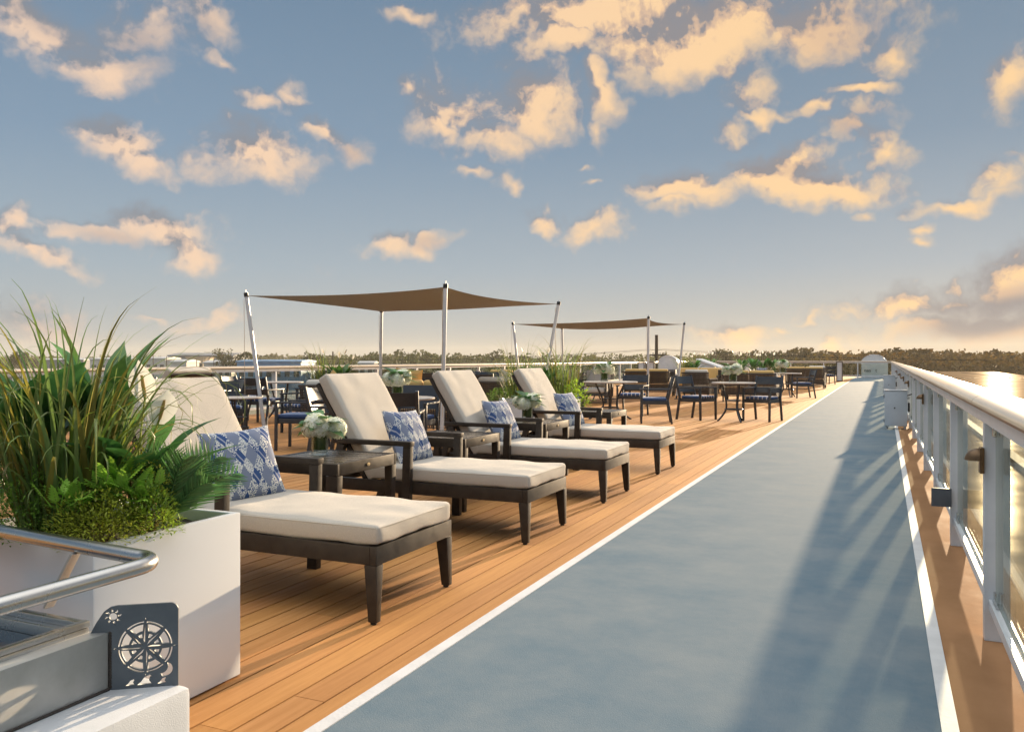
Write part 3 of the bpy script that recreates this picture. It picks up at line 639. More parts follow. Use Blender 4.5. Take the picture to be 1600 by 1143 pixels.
# ------------------------------------------------------------------ sun loungers
def make_lounger():
    t = thing('sun_lounger', '', 'sun lounger', (0, 0, 0), 0, 'dark framed sun loungers with cream cushions')
    Wd = .71
    b = B(); b.box(-1.72, -.036, 0, .036, .268, .352); b.box(-1.72, -.036, Wd - .036, Wd, .268, .352); b.box(-.035, 0, .0, Wd, .268, .352); b.box(-1.72, -1.685, .037, Wd - .037, .268, .352)
    b.build('frame', 'bronze', t, bevel=.004)
    b = B()
    for k in range(9): x = -1.10 + k * .117; b.box(x, x + .075, .037, Wd - .037, .325, .343)
    b.build('seat_slat', 'bronze', t)
    for y0, y1, sg in ((-.002, .056, 1), (Wd - .056, Wd + .002, -1)):      # tapered foot legs
        b = B(); i = .022
        ya, yb = (y0, y1 - i) if sg > 0 else (y0 + i, y1)
        b.hexa([(-.042, ya, 0.012), (.002, ya, 0.012), (.002, yb, 0.012), (-.042, yb, 0.012), (-.064, y0, .267), (.002, y0, .267), (.002, y1, .267), (-.064, y1, .267)])
        lg = b.build('leg', 'bronze', t, bevel=.004)
        b = B(); b.lathe([(.014, 0), (.016, .012)], (-.024, (ya + yb) / 2, 0), 12); b.build('glide', 'foot', lg)
    for y in (-.012, Wd + .012):                                           # arm: front post, flat arm, raked rear leg
        b = B(); b.hexa([(-.935, y - .022, 0), (-.868, y - .022, 0), (-.868, y + .022, 0), (-.935, y + .022, 0), (-.915, y - .022, .597), (-.858, y - .022, .597), (-.858, y + .022, .597), (-.915, y + .022, .597)])
        b.build('leg', 'bronze', t, bevel=.004)
        b = B(); b.box(-1.50, -.852, y - .028, y + .028, .598, .632); b.build('armrest', 'bronze', t, bevel=.006)
        b = B(); b.bar((-1.62, y, 0), (-1.43, y, .597), .044, .06, (1, 0, 0)); b.build('leg', 'bronze', t, bevel=.004)
    d = Vector((-.53, 0, .848)); nrm = Vector((.848, 0, .53)); p0 = Vector((-1.235, 0, .345))
    Mb = Matrix(((d.x, 0, nrm.x, p0.x), (0, 1, 0, 0), (d.z, 0, nrm.z, p0.z), (0, 0, 0, 1)))
    b = B(); b.box(0, .80, .012, .046, -.03, .0, Mb); b.box(0, .80, Wd - .046, Wd - .012, -.03, 0, Mb); b.box(.765, .80, .047, Wd - .047, -.03, 0, Mb); b.box(0, .035, .047, Wd - .047, -.03, 0, Mb)
    for k in range(6): b.box(.07 + k * .115, .14 + k * .115, .047, Wd - .047, -.022, -.004, Mb)
    b.build('backrest_frame', 'bronze', t, bevel=.003)
    b = B(); b.bar((-1.52, .06, .345), (-1.50, .06, .72), .03, .03); b.bar((-1.52, Wd - .06, .345), (-1.50, Wd - .06, .72), .03, .03); b.build('back_support', 'bronze', t)
    b = B(); b.rbox(1.20, .690, .092, .020, Matrix.Translation((-.598, Wd / 2, .40)), 22, .012, .009, 3); sc_ = b.build('seat_cushion', 'cream', t, ang=80)
    b = B(); b.rbox(.845, .690, .088, .020, Mb @ Matrix.Translation((.405, Wd / 2, .046)), 18, .012, .006, 9); bc_ = b.build('back_cushion', 'cream', t, ang=80)
    def piping(Mx, L, W, z, par):
        b = B(); c = .016; q = [(-L / 2 + c, -W / 2 + .004), (L / 2 - c, -W / 2 + .004), (L / 2 - .004, -W / 2 + c), (L / 2 - .004, W / 2 - c), (L / 2 - c, W / 2 - .004), (-L / 2 + c, W / 2 - .004), (-L / 2 + .004, W / 2 - c), (-L / 2 + .004, -W / 2 + c), (-L / 2 + c, -W / 2 + .004)]
        b.tube([Mx @ Vector((x, y, z)) for x, y in q], .0042, 6, cap=False); b.build('piping', 'cream', par)
    piping(Matrix.Translation((-.598, Wd / 2, .40)), 1.20, .690, .034, sc_); piping(Mb @ Matrix.Translation((.405, Wd / 2, .046)), .845, .690, .032, bc_)
    return t
LY = [3.14, 4.90, 6.57, 8.42]
LL = ['nearest cream cushioned sun lounger, beside the big white planter', 'second sun lounger from the front, between the first and second side tables', 'third sun lounger from the front, its pillow right of the small bare table', 'fourth, farthest lounger of the row, next to the white hydrangeas on the small table']
l0 = make_lounger(); l0['label'] = LL[0]; l0.location = (-2.08, LY[0], 0)
for k in range(1, 4): dup(l0, LL[k], (-2.08 - .012 * k, LY[k], 0))
dup(l0, 'lounger turned away behind the nearest one, only its dark backrest showing', (-9.45, 8.05, 0), R(180))

def make_pillow():
    b = B(); n = 16; vs = []; fs = []
    for sgn in (1, -1):
        for i in range(n + 1):
            for j in range(n + 1):
                u, v = -1 + 2 * i / n, -1 + 2 * j / n
                h = .075 * ((1 - abs(u) ** 2.6) * (1 - abs(v) ** 2.6)) ** .55
                k = 1 - .07 * (1 - v * v) * abs(u) ** 3; l = 1 - .07 * (1 - u * u) * abs(v) ** 3
                h += .006 * noise.noise(Vector((u * 3, v * 3, sgn))) * (1 - u ** 4) * (1 - v ** 4)
                vs.append((u * .215 * k, v * .215 * l, sgn * h))
    m = (n + 1) ** 2
    for i in range(n):
        for j in range(n):
            q = i * (n + 1) + j; fs.append((q, q + n + 1, q + n + 2, q + 1)); fs.append((m + q, m + q + 1, m + q + n + 2, m + q + n + 1))
    b.add(vs, fs); return b
p0 = make_pillow().build('throw_pillow', 'pattern', ang=180, merge=False)
def place_pillow(o, loc, nrm, roll):
    z = Vector(nrm).normalized(); up = Vector((0, 0, 1)); x = up.cross(z).normalized(); y = z.cross(x)
    m = Matrix((x, y, z)).transposed() @ Matrix.Rotation(R(roll), 3, 'Z'); o.location = loc; o.rotation_euler = m.to_euler()
PL = ['blue diamond patterned pillow on the nearest lounger', 'blue diamond patterned pillow on the second lounger from the front', 'blue diamond patterned pillow on the third lounger from the front', 'blue diamond patterned pillow on the farthest lounger of the row']
for k in range(4):
    o = p0 if k == 0 else dup(p0)
    tag(o, PL[k], 'pillow', 'blue patterned pillows on the loungers')
    place_pillow(o, (-3.20, LY[0] + .39, .615) if k == 0 else (-3.215 - .012 * k, LY[k] + .40, .62), (.86, -.30, .42) if k == 0 else (.86, -.02 - .04 * k, .42), 3 if k == 0 else -4 + k)

def make_side_table():
    t = thing('side_table', '', 'side table', (0, 0, 0), 0, 'dark slatted side tables between the loungers')
    b = B()
    for k in range(6): y = -.30 + k * .1005; b.box(-.272, .272, y, y + .0925, .552, .57)
    b.build('table_top', 'tabletop', t, bevel=.003)
    b = B(); b.box(-.31, .31, -.325, -.302, .50, .572); b.box(-.31, .31, .305, .328, .50, .572); b.box(-.31, -.274, -.301, .304, .50, .572); b.box(.274, .31, -.301, .304, .50, .572)
    b.build('apron', 'bronze', t, bevel=.004)
    for sx in (-1, 1):
        for sy in (-1, 1):
            b = B(); x, y = sx * .282, sy * .298
            b.hexa([(x - .02, y - .02, 0), (x + .02, y - .02, 0), (x + .02, y + .02, 0), (x - .02, y + .02, 0), (x - .0285, y - .0275, .499), (x + .0285, y - .0275, .499), (x + .0285, y + .0275, .499), (x - .0285, y + .0275, .499)])
            b.build('leg', 'bronze', t, bevel=.004)
    b = B(); b.lathe([(.001, 0), (.017, .0), (.017, .003), (.001, .004)], (0, 0, 0), 20); o = b.build('badge', 'tag', t); o.location = (.3105, 0, .537); o.rotation_euler = (0, R(90), 0); o.scale = (.62, 1, 1)
    return t
st = make_side_table(); st['label'] = 'nearest slatted side table, between the first two loungers, with hydrangeas'; st.location = (-3.27, 4.38, 0)
dup(st, 'bare slatted side table between the second and third loungers', (-3.29, 6.06, 0)); dup(st, 'slatted side table with hydrangeas between the third and fourth loungers', (-3.27, 7.70, 0))
dup(st, 'bare slatted side table at the far side of the farthest lounger', (-3.22, 9.62, 0))

# ------------------------------------------------------------------ hydrangeas in glass vases
def leaf_strip(b, base, d, up, L, Wd, droop=.3, fold=.15, n=7, tip=.0, curl=0):
    d = Vector(d).normalized(); up = Vector(up); s = d.cross(up).normalized(); nn = s.cross(d).normalized(); vs = []; base = Vector(base)
    for i in range(n + 1):
        t = i / n; w = Wd * (math.sin(math.pi * min(1, t * .93 + .07)) ** .75) * (1 - t ** 6) / 2
        p = base + d * L * t * (1 - .15 * droop * t) - nn * L * droop * t * t + s * curl * L * t * t
        vs += [p - s * w + nn * w * fold * 2, p, p + s * w + nn * w * fold * 2]
    fs = []
    for i in range(n):
        q = 3 * i; fs += [(q, q + 1, q + 4, q + 3), (q + 1, q + 2, q + 5, q + 4)]
    b.add(vs, fs)
def make_hydrangea(seed):
    rg = random.Random(seed)
    t = thing('hydrangea_vase', '', 'flower vase', (0, 0, 0), 0, 'white hydrangeas in glass vases')
    b = B(); b.lathe([(.001, 0), (.054, 0), (.056, .004), (.056, .125), (.0535, .125), (.0535, .018), (.001, .014)], n=28, cap=False); b.build('vase', 'vglass', t)
    b = B(); b.lathe([(.001, .034), (.050, .034), (.051, .040), (.051, .122), (.001, .122)], n=24, cap=False); b.cur = (.9, .9, .5); b.build('leaf_wrap', 'leafwrap', t)
    heads = [(0.02, -.06, .190, .086), (-.08, .03, .165, .076), (.08, .055, .165, .078), (-.01, .09, .18, .066)]
    for (hx, hy, hz, r) in heads:
        b = B(); n = 150
        for i in range(n):
            z = 1 - 1.75 * (i + .5) / n; a = i * 2.39996; q = math.sqrt(max(0, 1 - z * z)); dv = Vector((q * math.cos(a), q * math.sin(a), z)); p = Vector((hx, hy, hz)) + dv * r * rg.uniform(.93, 1.04)
            e = dv.orthogonal().normalized(); f = dv.cross(e); ro = rg.uniform(0, 6); s = .0125 * r / .07; c = rg.uniform(.82, 1.12); b.cur = (c, c, c * rg.uniform(.9, 1.05))
            for k in range(4):
                g = ro + k * math.pi / 2; u = (e * math.cos(g) + f * math.sin(g)); w = dv.cross(u); tip = dv * s * rg.uniform(-.2, .25)
                b.add([p, p + (u * .62 + w * .48) * s + tip * .6, p + u * s * 1.12 + tip, p + (u * .62 - w * .48) * s + tip * .6], [(0, 1, 2, 3)])
        b.cur = (.75, .82, .6); b.lathe([(.01, -r * .8), (r * .7, -r * .45), (r * .88, 0), (r * .7, r * .5), (.01, r * .84)], (hx, hy, hz), 12)
        b.build('flower_head', 'hydrangea', t, tint=True, ang=180)
    b = B()
    for i in range(18):
        a = i * 2.4 + rg.uniform(-.3, .3); c = rg.uniform(.7, 1.5); b.cur = (c * 1.0, c, c * .9); el = rg.uniform(.1, .9)
        leaf_strip(b, (math.cos(a) * .045, math.sin(a) * .045, .14 + .10 * el), (math.cos(a), math.sin(a), el), (0, 0, 1), rg.uniform(.13, .19), rg.uniform(.075, .10), .4, .12)
    b.build('leaf', 'leaf', t, tint=True, ang=180)
    return t
M['leafwrap'] = mat('leaf_wrap', (.07, .12, .02), .3, c2=(.12, .17, .04), ns=20, trans=.3)
h0 = make_hydrangea(3); h0['label'] = 'white hydrangeas in a glass vase on the nearest side table'; h0.location = (-3.38, 4.44, .572)
h1 = make_hydrangea(8); h1['label'] = 'white hydrangeas in a glass vase on the side table before the farthest lounger'; h1.location = (-3.36, 7.86, .572); h1.rotation_euler.z = 1.9

# ------------------------------------------------------------------ dining chairs and tables
def make_chair():
    t = thing('dining_chair', '', 'dining chair', (0, 0, 0), 0, 'dark metal dining armchairs')
    for sx in (-1, 1):
        x = sx * .265
        b = B(); b.bar((x, .245, 0), (x, .235, .615), .036, .036, (0, 1, 0), .040, .040); b.build('leg', 'chairmetal', t, bevel=.004)
        b = B(); b.bar((x, -.31, 0), (x, -.235, .44), .036, .040, (0, 1, 0)); b.bar((x, -.235, .44), (x, -.345, .865), .036, .042, (0, 1, 0), .034, .034); b.build('leg', 'chairmetal', t, bevel=.004)
        b = B(); b.box(x - .027, x + .027, -.285, .268, .616, .640); b.build('armrest', 'chairmetal', t, bevel=.006)
    b = B(); b.box(-.244, .244, .215, .247, .355, .42); b.box(-.244, .244, -.25, -.22, .355, .42); b.box(-.262, -.230, -.219, .214, .355, .42); b.box(.230, .262, -.219, .214, .355, .42); b.box(-.229, .229, -.219, .214, .395, .417)
    b.build('seat_frame', 'chairmetal', t, bevel=.003)
    b = B(); b.rbox(.475, .46, .05, .018, Matrix.Translation((0, .012, .446)), 6, .008); b.build('seat_cushion', 'stripe', t, ang=80)
    for z0, z1 in ((.535, .645), (.70, .845)):                 # two bowed slats
        b = B(); n = 8; vs = []
        for i in range(n + 1):
            u = -1 + 2 * i / n
            for z in (z0, z1):
                y = -.235 - (z - .44) / .425 * .11 - .035 * (1 - u * u); vs += [(u * .248, y - .009, z), (u * .248, y + .009, z)]
        fs = []
        for i in range(n):
            q = 4 * i; fs += [(q, q + 4, q + 6, q + 2), (q + 1, q + 3, q + 7, q + 5), (q + 2, q + 6, q + 7, q + 3), (q, q + 1, q + 5, q + 4)]
        fs += [(0, 2, 3, 1), (4 * n, 4 * n + 1, 4 * n + 3, 4 * n + 2)]
        b.add(vs, fs); b.build('back_slat', 'chairmetal', t)
    return t
c0 = make_chair(); used = []
def chair(lab, x, y, fx, fy):
    rz = face_rz(fx, fy)
    if not used: c0.location = (x, y, 0); c0.rotation_euler.z = rz; c0['label'] = lab; used.append(1)
    else: dup(c0, lab, (x, y, 0), rz)
def make_table(r, legs, rf):
    t = thing('bistro_table', '', 'table', (0, 0, 0), 0, 'round pale topped tables with curved dark legs')
    b = B(); b.lathe([(.001, .722), (r - .012, .722), (r, .730), (r, .742), (r - .008, .748), (.001, .750)], n=48, cap=False); b.build('table_top', 'stonetop', t)
    for k in range(legs):
        a = 2 * math.pi * (k + .25) / legs; ca, sa = math.cos(a), math.sin(a); pts = []
        for i in range(13):
            s = i / 12; z = .715 * (1 - s); rr = r * .52 - (r * .52 - .13) * math.sin(math.pi * min(1, s / .62) / 2) ** 1.3 if s < .62 else .13 + (rf - .13) * ((s - .62) / .38) ** 1.6
            pts.append((ca * rr, sa * rr, z))
        b = B(); b.tube(pts, .019, 8); b.build('leg', 'chairmetal', t)
    b = B(); n = 24; b.tube([(.165 * math.cos(2 * math.pi * i / n), .165 * math.sin(2 * math.pi * i / n), .235) for i in range(n + 1)], .011, 8, cap=False); b.lathe([(.001, .40), (.135, .40), (.135, .415), (.001, .415)], n=24, cap=False)
    b.build('stretcher', 'chairmetal', t); return t
t1 = make_table(.41, 3, .30); t1['label'] = 'round pale topped table nearest the running track, with a flower vase'; t1.location = (-2.62, 16.15, 0); t1.rotation_euler.z = R(36)
t2 = make_table(.54, 4, .42); t2['label'] = 'larger round table behind the farthest lounger, with a flower vase'; t2.location = (-4.95, 15.75, 0)
dup(t1, 'small round table behind the second lounger, hydrangeas on top', (-5.18, 8.32, 0), R(10))
dup(t1, 'round table half hidden behind the left sail pole', (-10.8, 13.0, 0), R(70))
dup(t1, 'round table beside the single chair far along the track', (-2.75, 27.2, 0), R(20))
dup(t1, 'low-looking round table end just past the nearest lounger backrest', (-8.55, 9.35, 0), R(20), sc=(.8, .8, .86))
dup(t2, 'round table behind the third lounger near the port railing', (-9.4, 15.6, 0), R(30))
dup(t2, 'round table near the port railing left of the nearest lounger', (-12.0 + 1.2, 9.9, 0), R(30))
dup(h0, 'hydrangeas on the round table nearest the running track', (-2.63, 16.13, .75), .8, sc=1.32)
dup(h1, 'hydrangeas on the larger round table behind the farthest lounger', (-5.05, 15.7, .75), .4, sc=1.35)
dup(h1, 'hydrangeas half hidden behind the second lounger backrest', (-5.2, 8.3, .75), 2.4, sc=1.2)
dup(h0, 'distant hydrangeas on the table beside the single far chair', (-2.9, 27.3, .75), 2.4, sc=1.5)
chair('dark armchair behind the nearest lounger, facing left, seen from its side', -7.08, 8.90, -.94, -.34)
chair('dark armchair seen from behind just over the second lounger pillow', -4.80, 7.62, -.42, .91)
chair('blue grey lit armchair facing the camera behind the second lounger', -5.55, 9.20, .2, -.98)
chair('armchair left of the table nearest the track, striped seat edge showing', -3.36, 16.42, .92, -.38)
chair('armchair right of the table nearest the track, its side towards the track', -2.15, 16.55, -.30, -.95)
chair('armchair facing left at the right of the larger round table', -3.92, 15.22, -.96, -.28)
chair('armchair with its back to the farthest lounger at the larger round table', -5.55, 14.75, .72, .69)
chair('armchair beyond the larger round table facing the camera', -4.85, 17.0, .05, -1)
chair('lone armchair facing left far along the track edge', -2.27, 26.7, -.93, -.36)
chair('armchair at the far side of the table behind the left sail pole', -10.6, 13.9, -.2, -1)
chair('armchair left of the table behind the left sail pole', -11.5, 12.7, 1, .2)
chair('armchair right of the table behind the left sail pole', -9.9, 12.9, -1, .1)
chair('armchair nearest the camera at the table behind the left sail pole', -10.5, 12.1, -.15, 1)
chair('blue backed armchair directly behind the nearest lounger top corner', -9.35, 9.9, .8, -.6)
chair('armchair by the port railing, leftmost above the nearest lounger', -11.4, 10.6, .4, -.9)
chair('armchair by the port railing, second above the nearest lounger', -10.2, 10.7, -.5, -.85)
chair('armchair facing the port railing above the nearest lounger', -10.0, 9.1, -.7, .7)
chair('armchair beyond the second lounger near the port railing', -9.1, 16.5, 0, -1)
chair('armchair left of the table near the port railing behind the third lounger', -10.2, 15.7, 1, 0)
chair('dark armchair at the far end near the white column', -2.45, 41.2, -.5, .85)
chair('armchair beside the far round table, facing the track', -3.55, 27.4, 1, -.1)
chair('armchair beyond the far left table row, partly behind the planter', -9.5, 19.6, .3, -.95)
chair('armchair in the port side row right of the tall sail pole', -8.6, 20.8, -.5, -.85)

dup(t2, 'round table beyond the left sail, third row from the camera', (-10.4, 19.0, 0), R(10)); dup(t1, 'round table between the two sails near the port side', (-8.3, 17.6, 0), R(50)); dup(t2, 'round table under the far sail', (-7.6, 22.9, 0), R(70))
chair('armchair at the third row table, its back to the camera', -10.35, 18.1, .05, 1)
chair('armchair at the third row table, facing right', -11.3, 19.1, 1, -.1)
chair('armchair at the third row table, far side', -10.3, 19.95, -.1, -1)
chair('armchair between the two sails, back to the camera', -8.2, 16.85, -.1, 1)
chair('armchair between the two sails, facing left', -7.5, 17.7, -1, -.1)
chair('armchair just left of the larger round table, facing it', -6.0, 16.1, 1, -.2)
chair('armchair by the round table behind the second lounger, left side', -5.95, 8.25, 1, .1)
chair('armchair beside the woven chair behind the nearest flowers', -8.6, 10.9, -.2, -1)
chair('armchair under the near sail, facing the camera', -7.3, 12.5, .2, -1)
chair('armchair under the near sail, turned to the port side', -8.0, 13.3, -1, .3)

# ------------------------------------------------------------------ woven sofas and lounge chairs
def lattice(b, o, ux, uz, L, H, step=.036, sw=.0185, th=.008):
    o, ux, uz = Vector(o), Vector(ux).normalized(), Vector(uz).normalized(); nn = ux.cross(uz); n = int(L / step); k = int(H / step)
    for i in range(n + 1):
        c = o + ux * (L * i / n); b.hexa([c - ux * sw / 2 - nn * th / 2, c + ux * sw / 2 - nn * th / 2, c + ux * sw / 2 + nn * th / 2, c - ux * sw / 2 + nn * th / 2] + [q + uz * H for q in (c - ux * sw / 2 - nn * th / 2, c + ux * sw / 2 - nn * th / 2, c + ux * sw / 2 + nn * th / 2, c - ux * sw / 2 + nn * th / 2)])
    for j in range(k + 1):
        c = o + uz * (H * j / k); e = nn * .003; b.hexa([c - uz * sw / 2 - nn * th / 2 + e, c + ux * L - uz * sw / 2 - nn * th / 2 + e, c + ux * L - uz * sw / 2 + nn * th / 2 + e, c - uz * sw / 2 + nn * th / 2 + e,
            c + uz * sw / 2 - nn * th / 2 + e, c + ux * L + uz * sw / 2 - nn * th / 2 + e, c + ux * L + uz * sw / 2 + nn * th / 2 + e, c + uz * sw / 2 + nn * th / 2 + e])
def make_sofa(name, Lg, cat, grp, cm):
    # faces +Y; back panel at y = 0
    t = thing(name, '', cat, (0, 0, 0), 0, grp); D = .82
    b = B(); lattice(b, (-Lg / 2, 0, .17), (1, 0, 0), (0, -.08, .6), Lg, .60); f = b.build('back_panel', 'wicker', t, smooth=False)
    for sx in (-1, 1):
        b = B(); lattice(b, (sx * Lg / 2, .01, .17), (0, 1, 0), (0, 0, 1), D - .02, .42); b.bar((sx * Lg / 2, -.04, .605), (sx * Lg / 2, D + .01, .605), .055, .03); b.bar((sx * Lg / 2, D, .02), (sx * Lg / 2, D, .59), .04, .04, (0, 1, 0)); b.build('arm_panel', 'wicker', t, smooth=False)
    b = B(); b.box(-Lg / 2 + .03, Lg / 2 - .03, .02, D - .02, .20, .27); b.build('seat_base', 'wicker', t, bevel=.004)
    b = B(); b.bar((-Lg / 2 - .02, -.085, .785), (Lg / 2 + .02, -.085, .785), .045, .04); b.build('top_rail', 'wicker', t, bevel=.004)
    for sx in (-1, 1):
        for y in (.02, D - .03):
            b = B(); b.bar((sx * (Lg / 2 - .04), y, 0), (sx * (Lg / 2 - .04), y, .20), .03, .03, (0, 1, 0), .045, .045); b.build('leg', 'bronze', t)
    n = 2 if Lg > 1.1 else 1; w = (Lg - .1) / n
    for k in range(n):
        cx = -Lg / 2 + .05 + w * (k + .5)
        b = B(); b.rbox(w - .01, D - .14, .13, .04, Matrix.Translation((cx, D / 2 + .06, .345)), 5, .012); b.build('seat_cushion', cm, t, ang=80)
        b = B(); b.rbox(w - .01, .44, .13, .045, Matrix.Translation((cx, .07, .66)) @ Matrix.Rotation(R(98), 4, 'X'), 5, .015); b.build('back_cushion', cm, t, ang=80)
    return t
G1, G2 = 'woven loveseats with yellow cushions', 'woven lounge chairs'
s0 = make_sofa('wicker_loveseat', 1.45, 'loveseat', G1, 'yellow'); s0['label'] = 'woven loveseat behind the table nearest the track, its lit side panel visible'; s0.location = (-3.38, 23.3, 0)
dup(s0, 'farthest woven loveseat, by the track line near the white column', (-2.85, 34.5, 0))
dup(s0, 'woven loveseat behind the right pole of the far sail', (-6.75, 25.2, 0), R(3))
dup(s0, 'woven loveseat with yellow pillow behind the third lounger', (-6.3, 10.75, 0), R(12))
dup(s0, 'woven loveseat deep in the seating area under the slanted housing', (-5.2, 29.2, 0), R(4))
dup(s0, 'woven loveseat facing the camera left of the far sail pole', (-5.9, 29.0, 0), R(184))
dup(s0, 'woven loveseat near the port railing with only yellow cushions showing', (-9.6, 21.4, 0), R(10))
a0 = make_sofa('wicker_armchair', .78, 'lounge chair', G2, 'offwhite'); a0['label'] = 'woven lounge chair with a round yellow pillow behind the nearest flowers'; a0.location = (-7.75, 10.35, 0); a0.rotation_euler.z = R(16)
dup(a0, 'woven lounge chair right of the third lounger backrest', (-6.15, 13.0, 0), R(8))
dup(a0, 'woven lounge chair left of the larger round table, facing the camera, first of two', (-8.1, 22.0, 0), R(170))
dup(a0, 'woven lounge chair left of the larger round table, facing the camera, second of two', (-7.2, 21.9, 0), R(185))
dup(a0, 'woven lounge chair standing just left of the loveseat with the lit side', (-5.0, 24.2, 0), R(-5))
dup(a0, 'woven lounge chair beyond the farthest loveseat', (-2.65, 38.2, 0), R(6))
dup(a0, 'woven lounge chair facing right in the middle of the far seating', (-5.95, 33.0, 0), R(-80))
pc = make_pillow()
def cushion(lab, m, loc, nrm, roll, sc=1):
    o = make_pillow().build('throw_pillow', m, ang=180, merge=False); place_pillow(o, loc, nrm, roll); o.scale = (sc, sc, sc); tag(o, lab, 'pillow', 'loose pillows on the woven seats')
cushion('round topped yellow pillow on the woven lounge chair behind the nearest flowers', 'yellow', (-7.72, 10.52, .80), (-.3, 1, .25), 42, .8)
cushion('yellow pillow standing on the loveseat behind the third lounger', 'yellow', (-6.65, 10.95, .84), (-.2, 1, .3), 6, 1)
cushion('pale pillow on the woven lounge chair right of the third lounger', 'offwhite', (-6.02, 13.2, .80), (0, 1, .3), 20, .85)
cushion('yellow pillow on the woven chair beside the slanted white housing', 'yellow', (-6.0, 32.9, .66), (1, .1, .3), 10, 1)
cushion('dark blue pillow on the loveseat with the lit side', 'pattern', (-3.05, 23.5, .80), (0, 1, .2), 0, .7)
cushion('off-white pillow on the first camera-facing lounge chair', 'offwhite', (-8.0, 21.72, .70), (.1, -1, .3), 12, .95)
cushion('off-white pillow on the second camera-facing lounge chair', 'offwhite', (-7.2, 21.6, .70), (-.1, -1, .3), -10, .95)

# ------------------------------------------------------------------ shade sails on raked poles
def sail(name, label, C, base, sag=.16):
    t = thing('shade_sail', label, 'shade sail', base[0], 0, 'taupe shade sails on white poles'); o = Vector(base[0])
    A, Bq, Cq, D = [Vector(c) for c in C]; n = 24; b = B(); vs = []
    for i in range(n + 1):
        for j in range(n + 1):
            u, v = i / n, j / n
            uu = u + (.5 - u) * .22 * (4 * v * (1 - v)) * (abs(2 * u - 1)) ** .9 * .6
            vv = v + (.5 - v) * .22 * (4 * u * (1 - u)) * (abs(2 * v - 1)) ** .9 * .6
            p = A * (1 - uu) * (1 - vv) + Bq * uu * (1 - vv) + Cq * uu * vv + D * (1 - uu) * vv
            p.z -= sag * (4 * v * (1 - v)) * (4 * u * (1 - u)) * .5 + .05 * (4 * u * (1 - u) + 4 * v * (1 - v)) * .5
            vs.append(p - o)
    m = (n + 1) ** 2; fs = []
    vs += [v + Vector((0, 0, -.004)) for v in vs]
    for i in range(n):
        for j in range(n): q = i * (n + 1) + j; fs += [(q, q + n + 1, q + n + 2, q + 1), (m + q, m + q + 1, m + q + n + 2, m + q + n + 1)]
    b.add(vs, fs); b.build('canopy', 'sail', t, merge=False, ang=180)
    for c, bs in zip((A, Bq, Cq, D), base):
        bs = Vector(bs) - o; c = c - o; d = (c - bs).normalized(); top = c + d * .05 + Vector((d.x, d.y, 0)) * .05
        b = B(); b.tube([bs + d * .10, top], [.030, .030], 14); b.tube([top, top + d * .035], .008, 6); p = b.build('pole', 'post', t)
        b = B(); b.tube([bs, bs + d * .11], [.02, .026], 10); b.lathe([(.07, 0), (.07, .012), (.02, .03)], bs, 16); b.build('foot', 'black', p)
        b = B(); b.tube([top - d * .07, top - d * .01], .036, 12); b.tube([c, top], .012, 6); b.build('collar', 'black', p)
        q = top + Vector((-.045, 0, -.12)); b = B(); b.tube([top - d * .12 + Vector((-.04, -.02, 0)), Vector((q.x * .93 + bs.x * .07, q.y * .93 + bs.y * .07, .35))], .004, 5); b.build('cord', 'capwood', t)
sail('shade_sail', 'larger near taupe shade sail over the left seating', [(-9.22, 10.25, 2.20), (-5.80, 10.55, 2.24), (-5.55, 14.45, 2.22), (-9.15, 14.0, 2.14)],
     [(-8.98, 10.40, 0), (-5.90, 10.62, 0), (-5.85, 14.15, 0), (-9.15, 13.95, 0)])
sail('shade_sail', 'smaller-looking taupe shade sail farther along the deck', [(-9.0, 20.1, 2.12), (-5.40, 20.4, 2.22), (-5.42, 24.55, 2.22), (-9.05, 23.9, 2.12)],
     [(-8.82, 20.3, 0), (-5.47, 20.55, 0), (-5.62, 24.4, 0), (-8.95, 23.8, 0)])

# ------------------------------------------------------------------ planters and their plants
def make_planter(label, x0, y0, w, d, h):
    t = thing('planter', label, 'planter', (x0, y0, 0)); b = B(); r = .03
    H = h + .03; q = lambda i, z: [(i, i, z), (w - i, i, z), (w - i, d - i, z), (i, d - i, z)]
    b.add(q(.0, .008) + q(0, H) + q(.027, H) + q(.027, h - .05), [(3, 2, 1, 0)] + [(4 * k + i, 4 * k + (i + 1) % 4, 4 * k + 4 + (i + 1) % 4, 4 * k + 4 + i) for k in range(3) for i in range(4)] + [(12, 13, 14, 15)])
    b.build('box', 'planter', t, bevel=.007)
    b = B(); n = 14; vs = [(.028 + (w - .056) * i / n, .028 + (d - .056) * j / n, h - .012 + .02 * noise.noise(Vector((i * .7, j * .7, w)))) for i in range(n + 1) for j in range(n + 1)]
    b.add(vs, [(i * (n + 1) + j, (i + 1) * (n + 1) + j, (i + 1) * (n + 1) + j + 1, i * (n + 1) + j + 1) for i in range(n) for j in range(n)]); b.build('soil', 'soil', t)
    return t
make_planter('big white square planter at left front, full of grasses', -2.92, 1.795, .70, .64, .59)
make_planter('white planter between the third and fourth loungers, with tall grass', -5.2, 11.1, 1.1, .5, .58)
make_planter('white planter behind the second lounger, with grass and white lilies', -9.3, 11.75, .9, .5, .58)
make_planter('white planter near the slanted housing, left side', -7.4, 32.0, .9, .5, .58)
make_planter('white planter right behind the slanted housing', -7.6, 37.0, .9, .5, .58)
make_planter('wide white planter with many white lilies far back', -5.6, 35.2, 1.6, .5, .58)

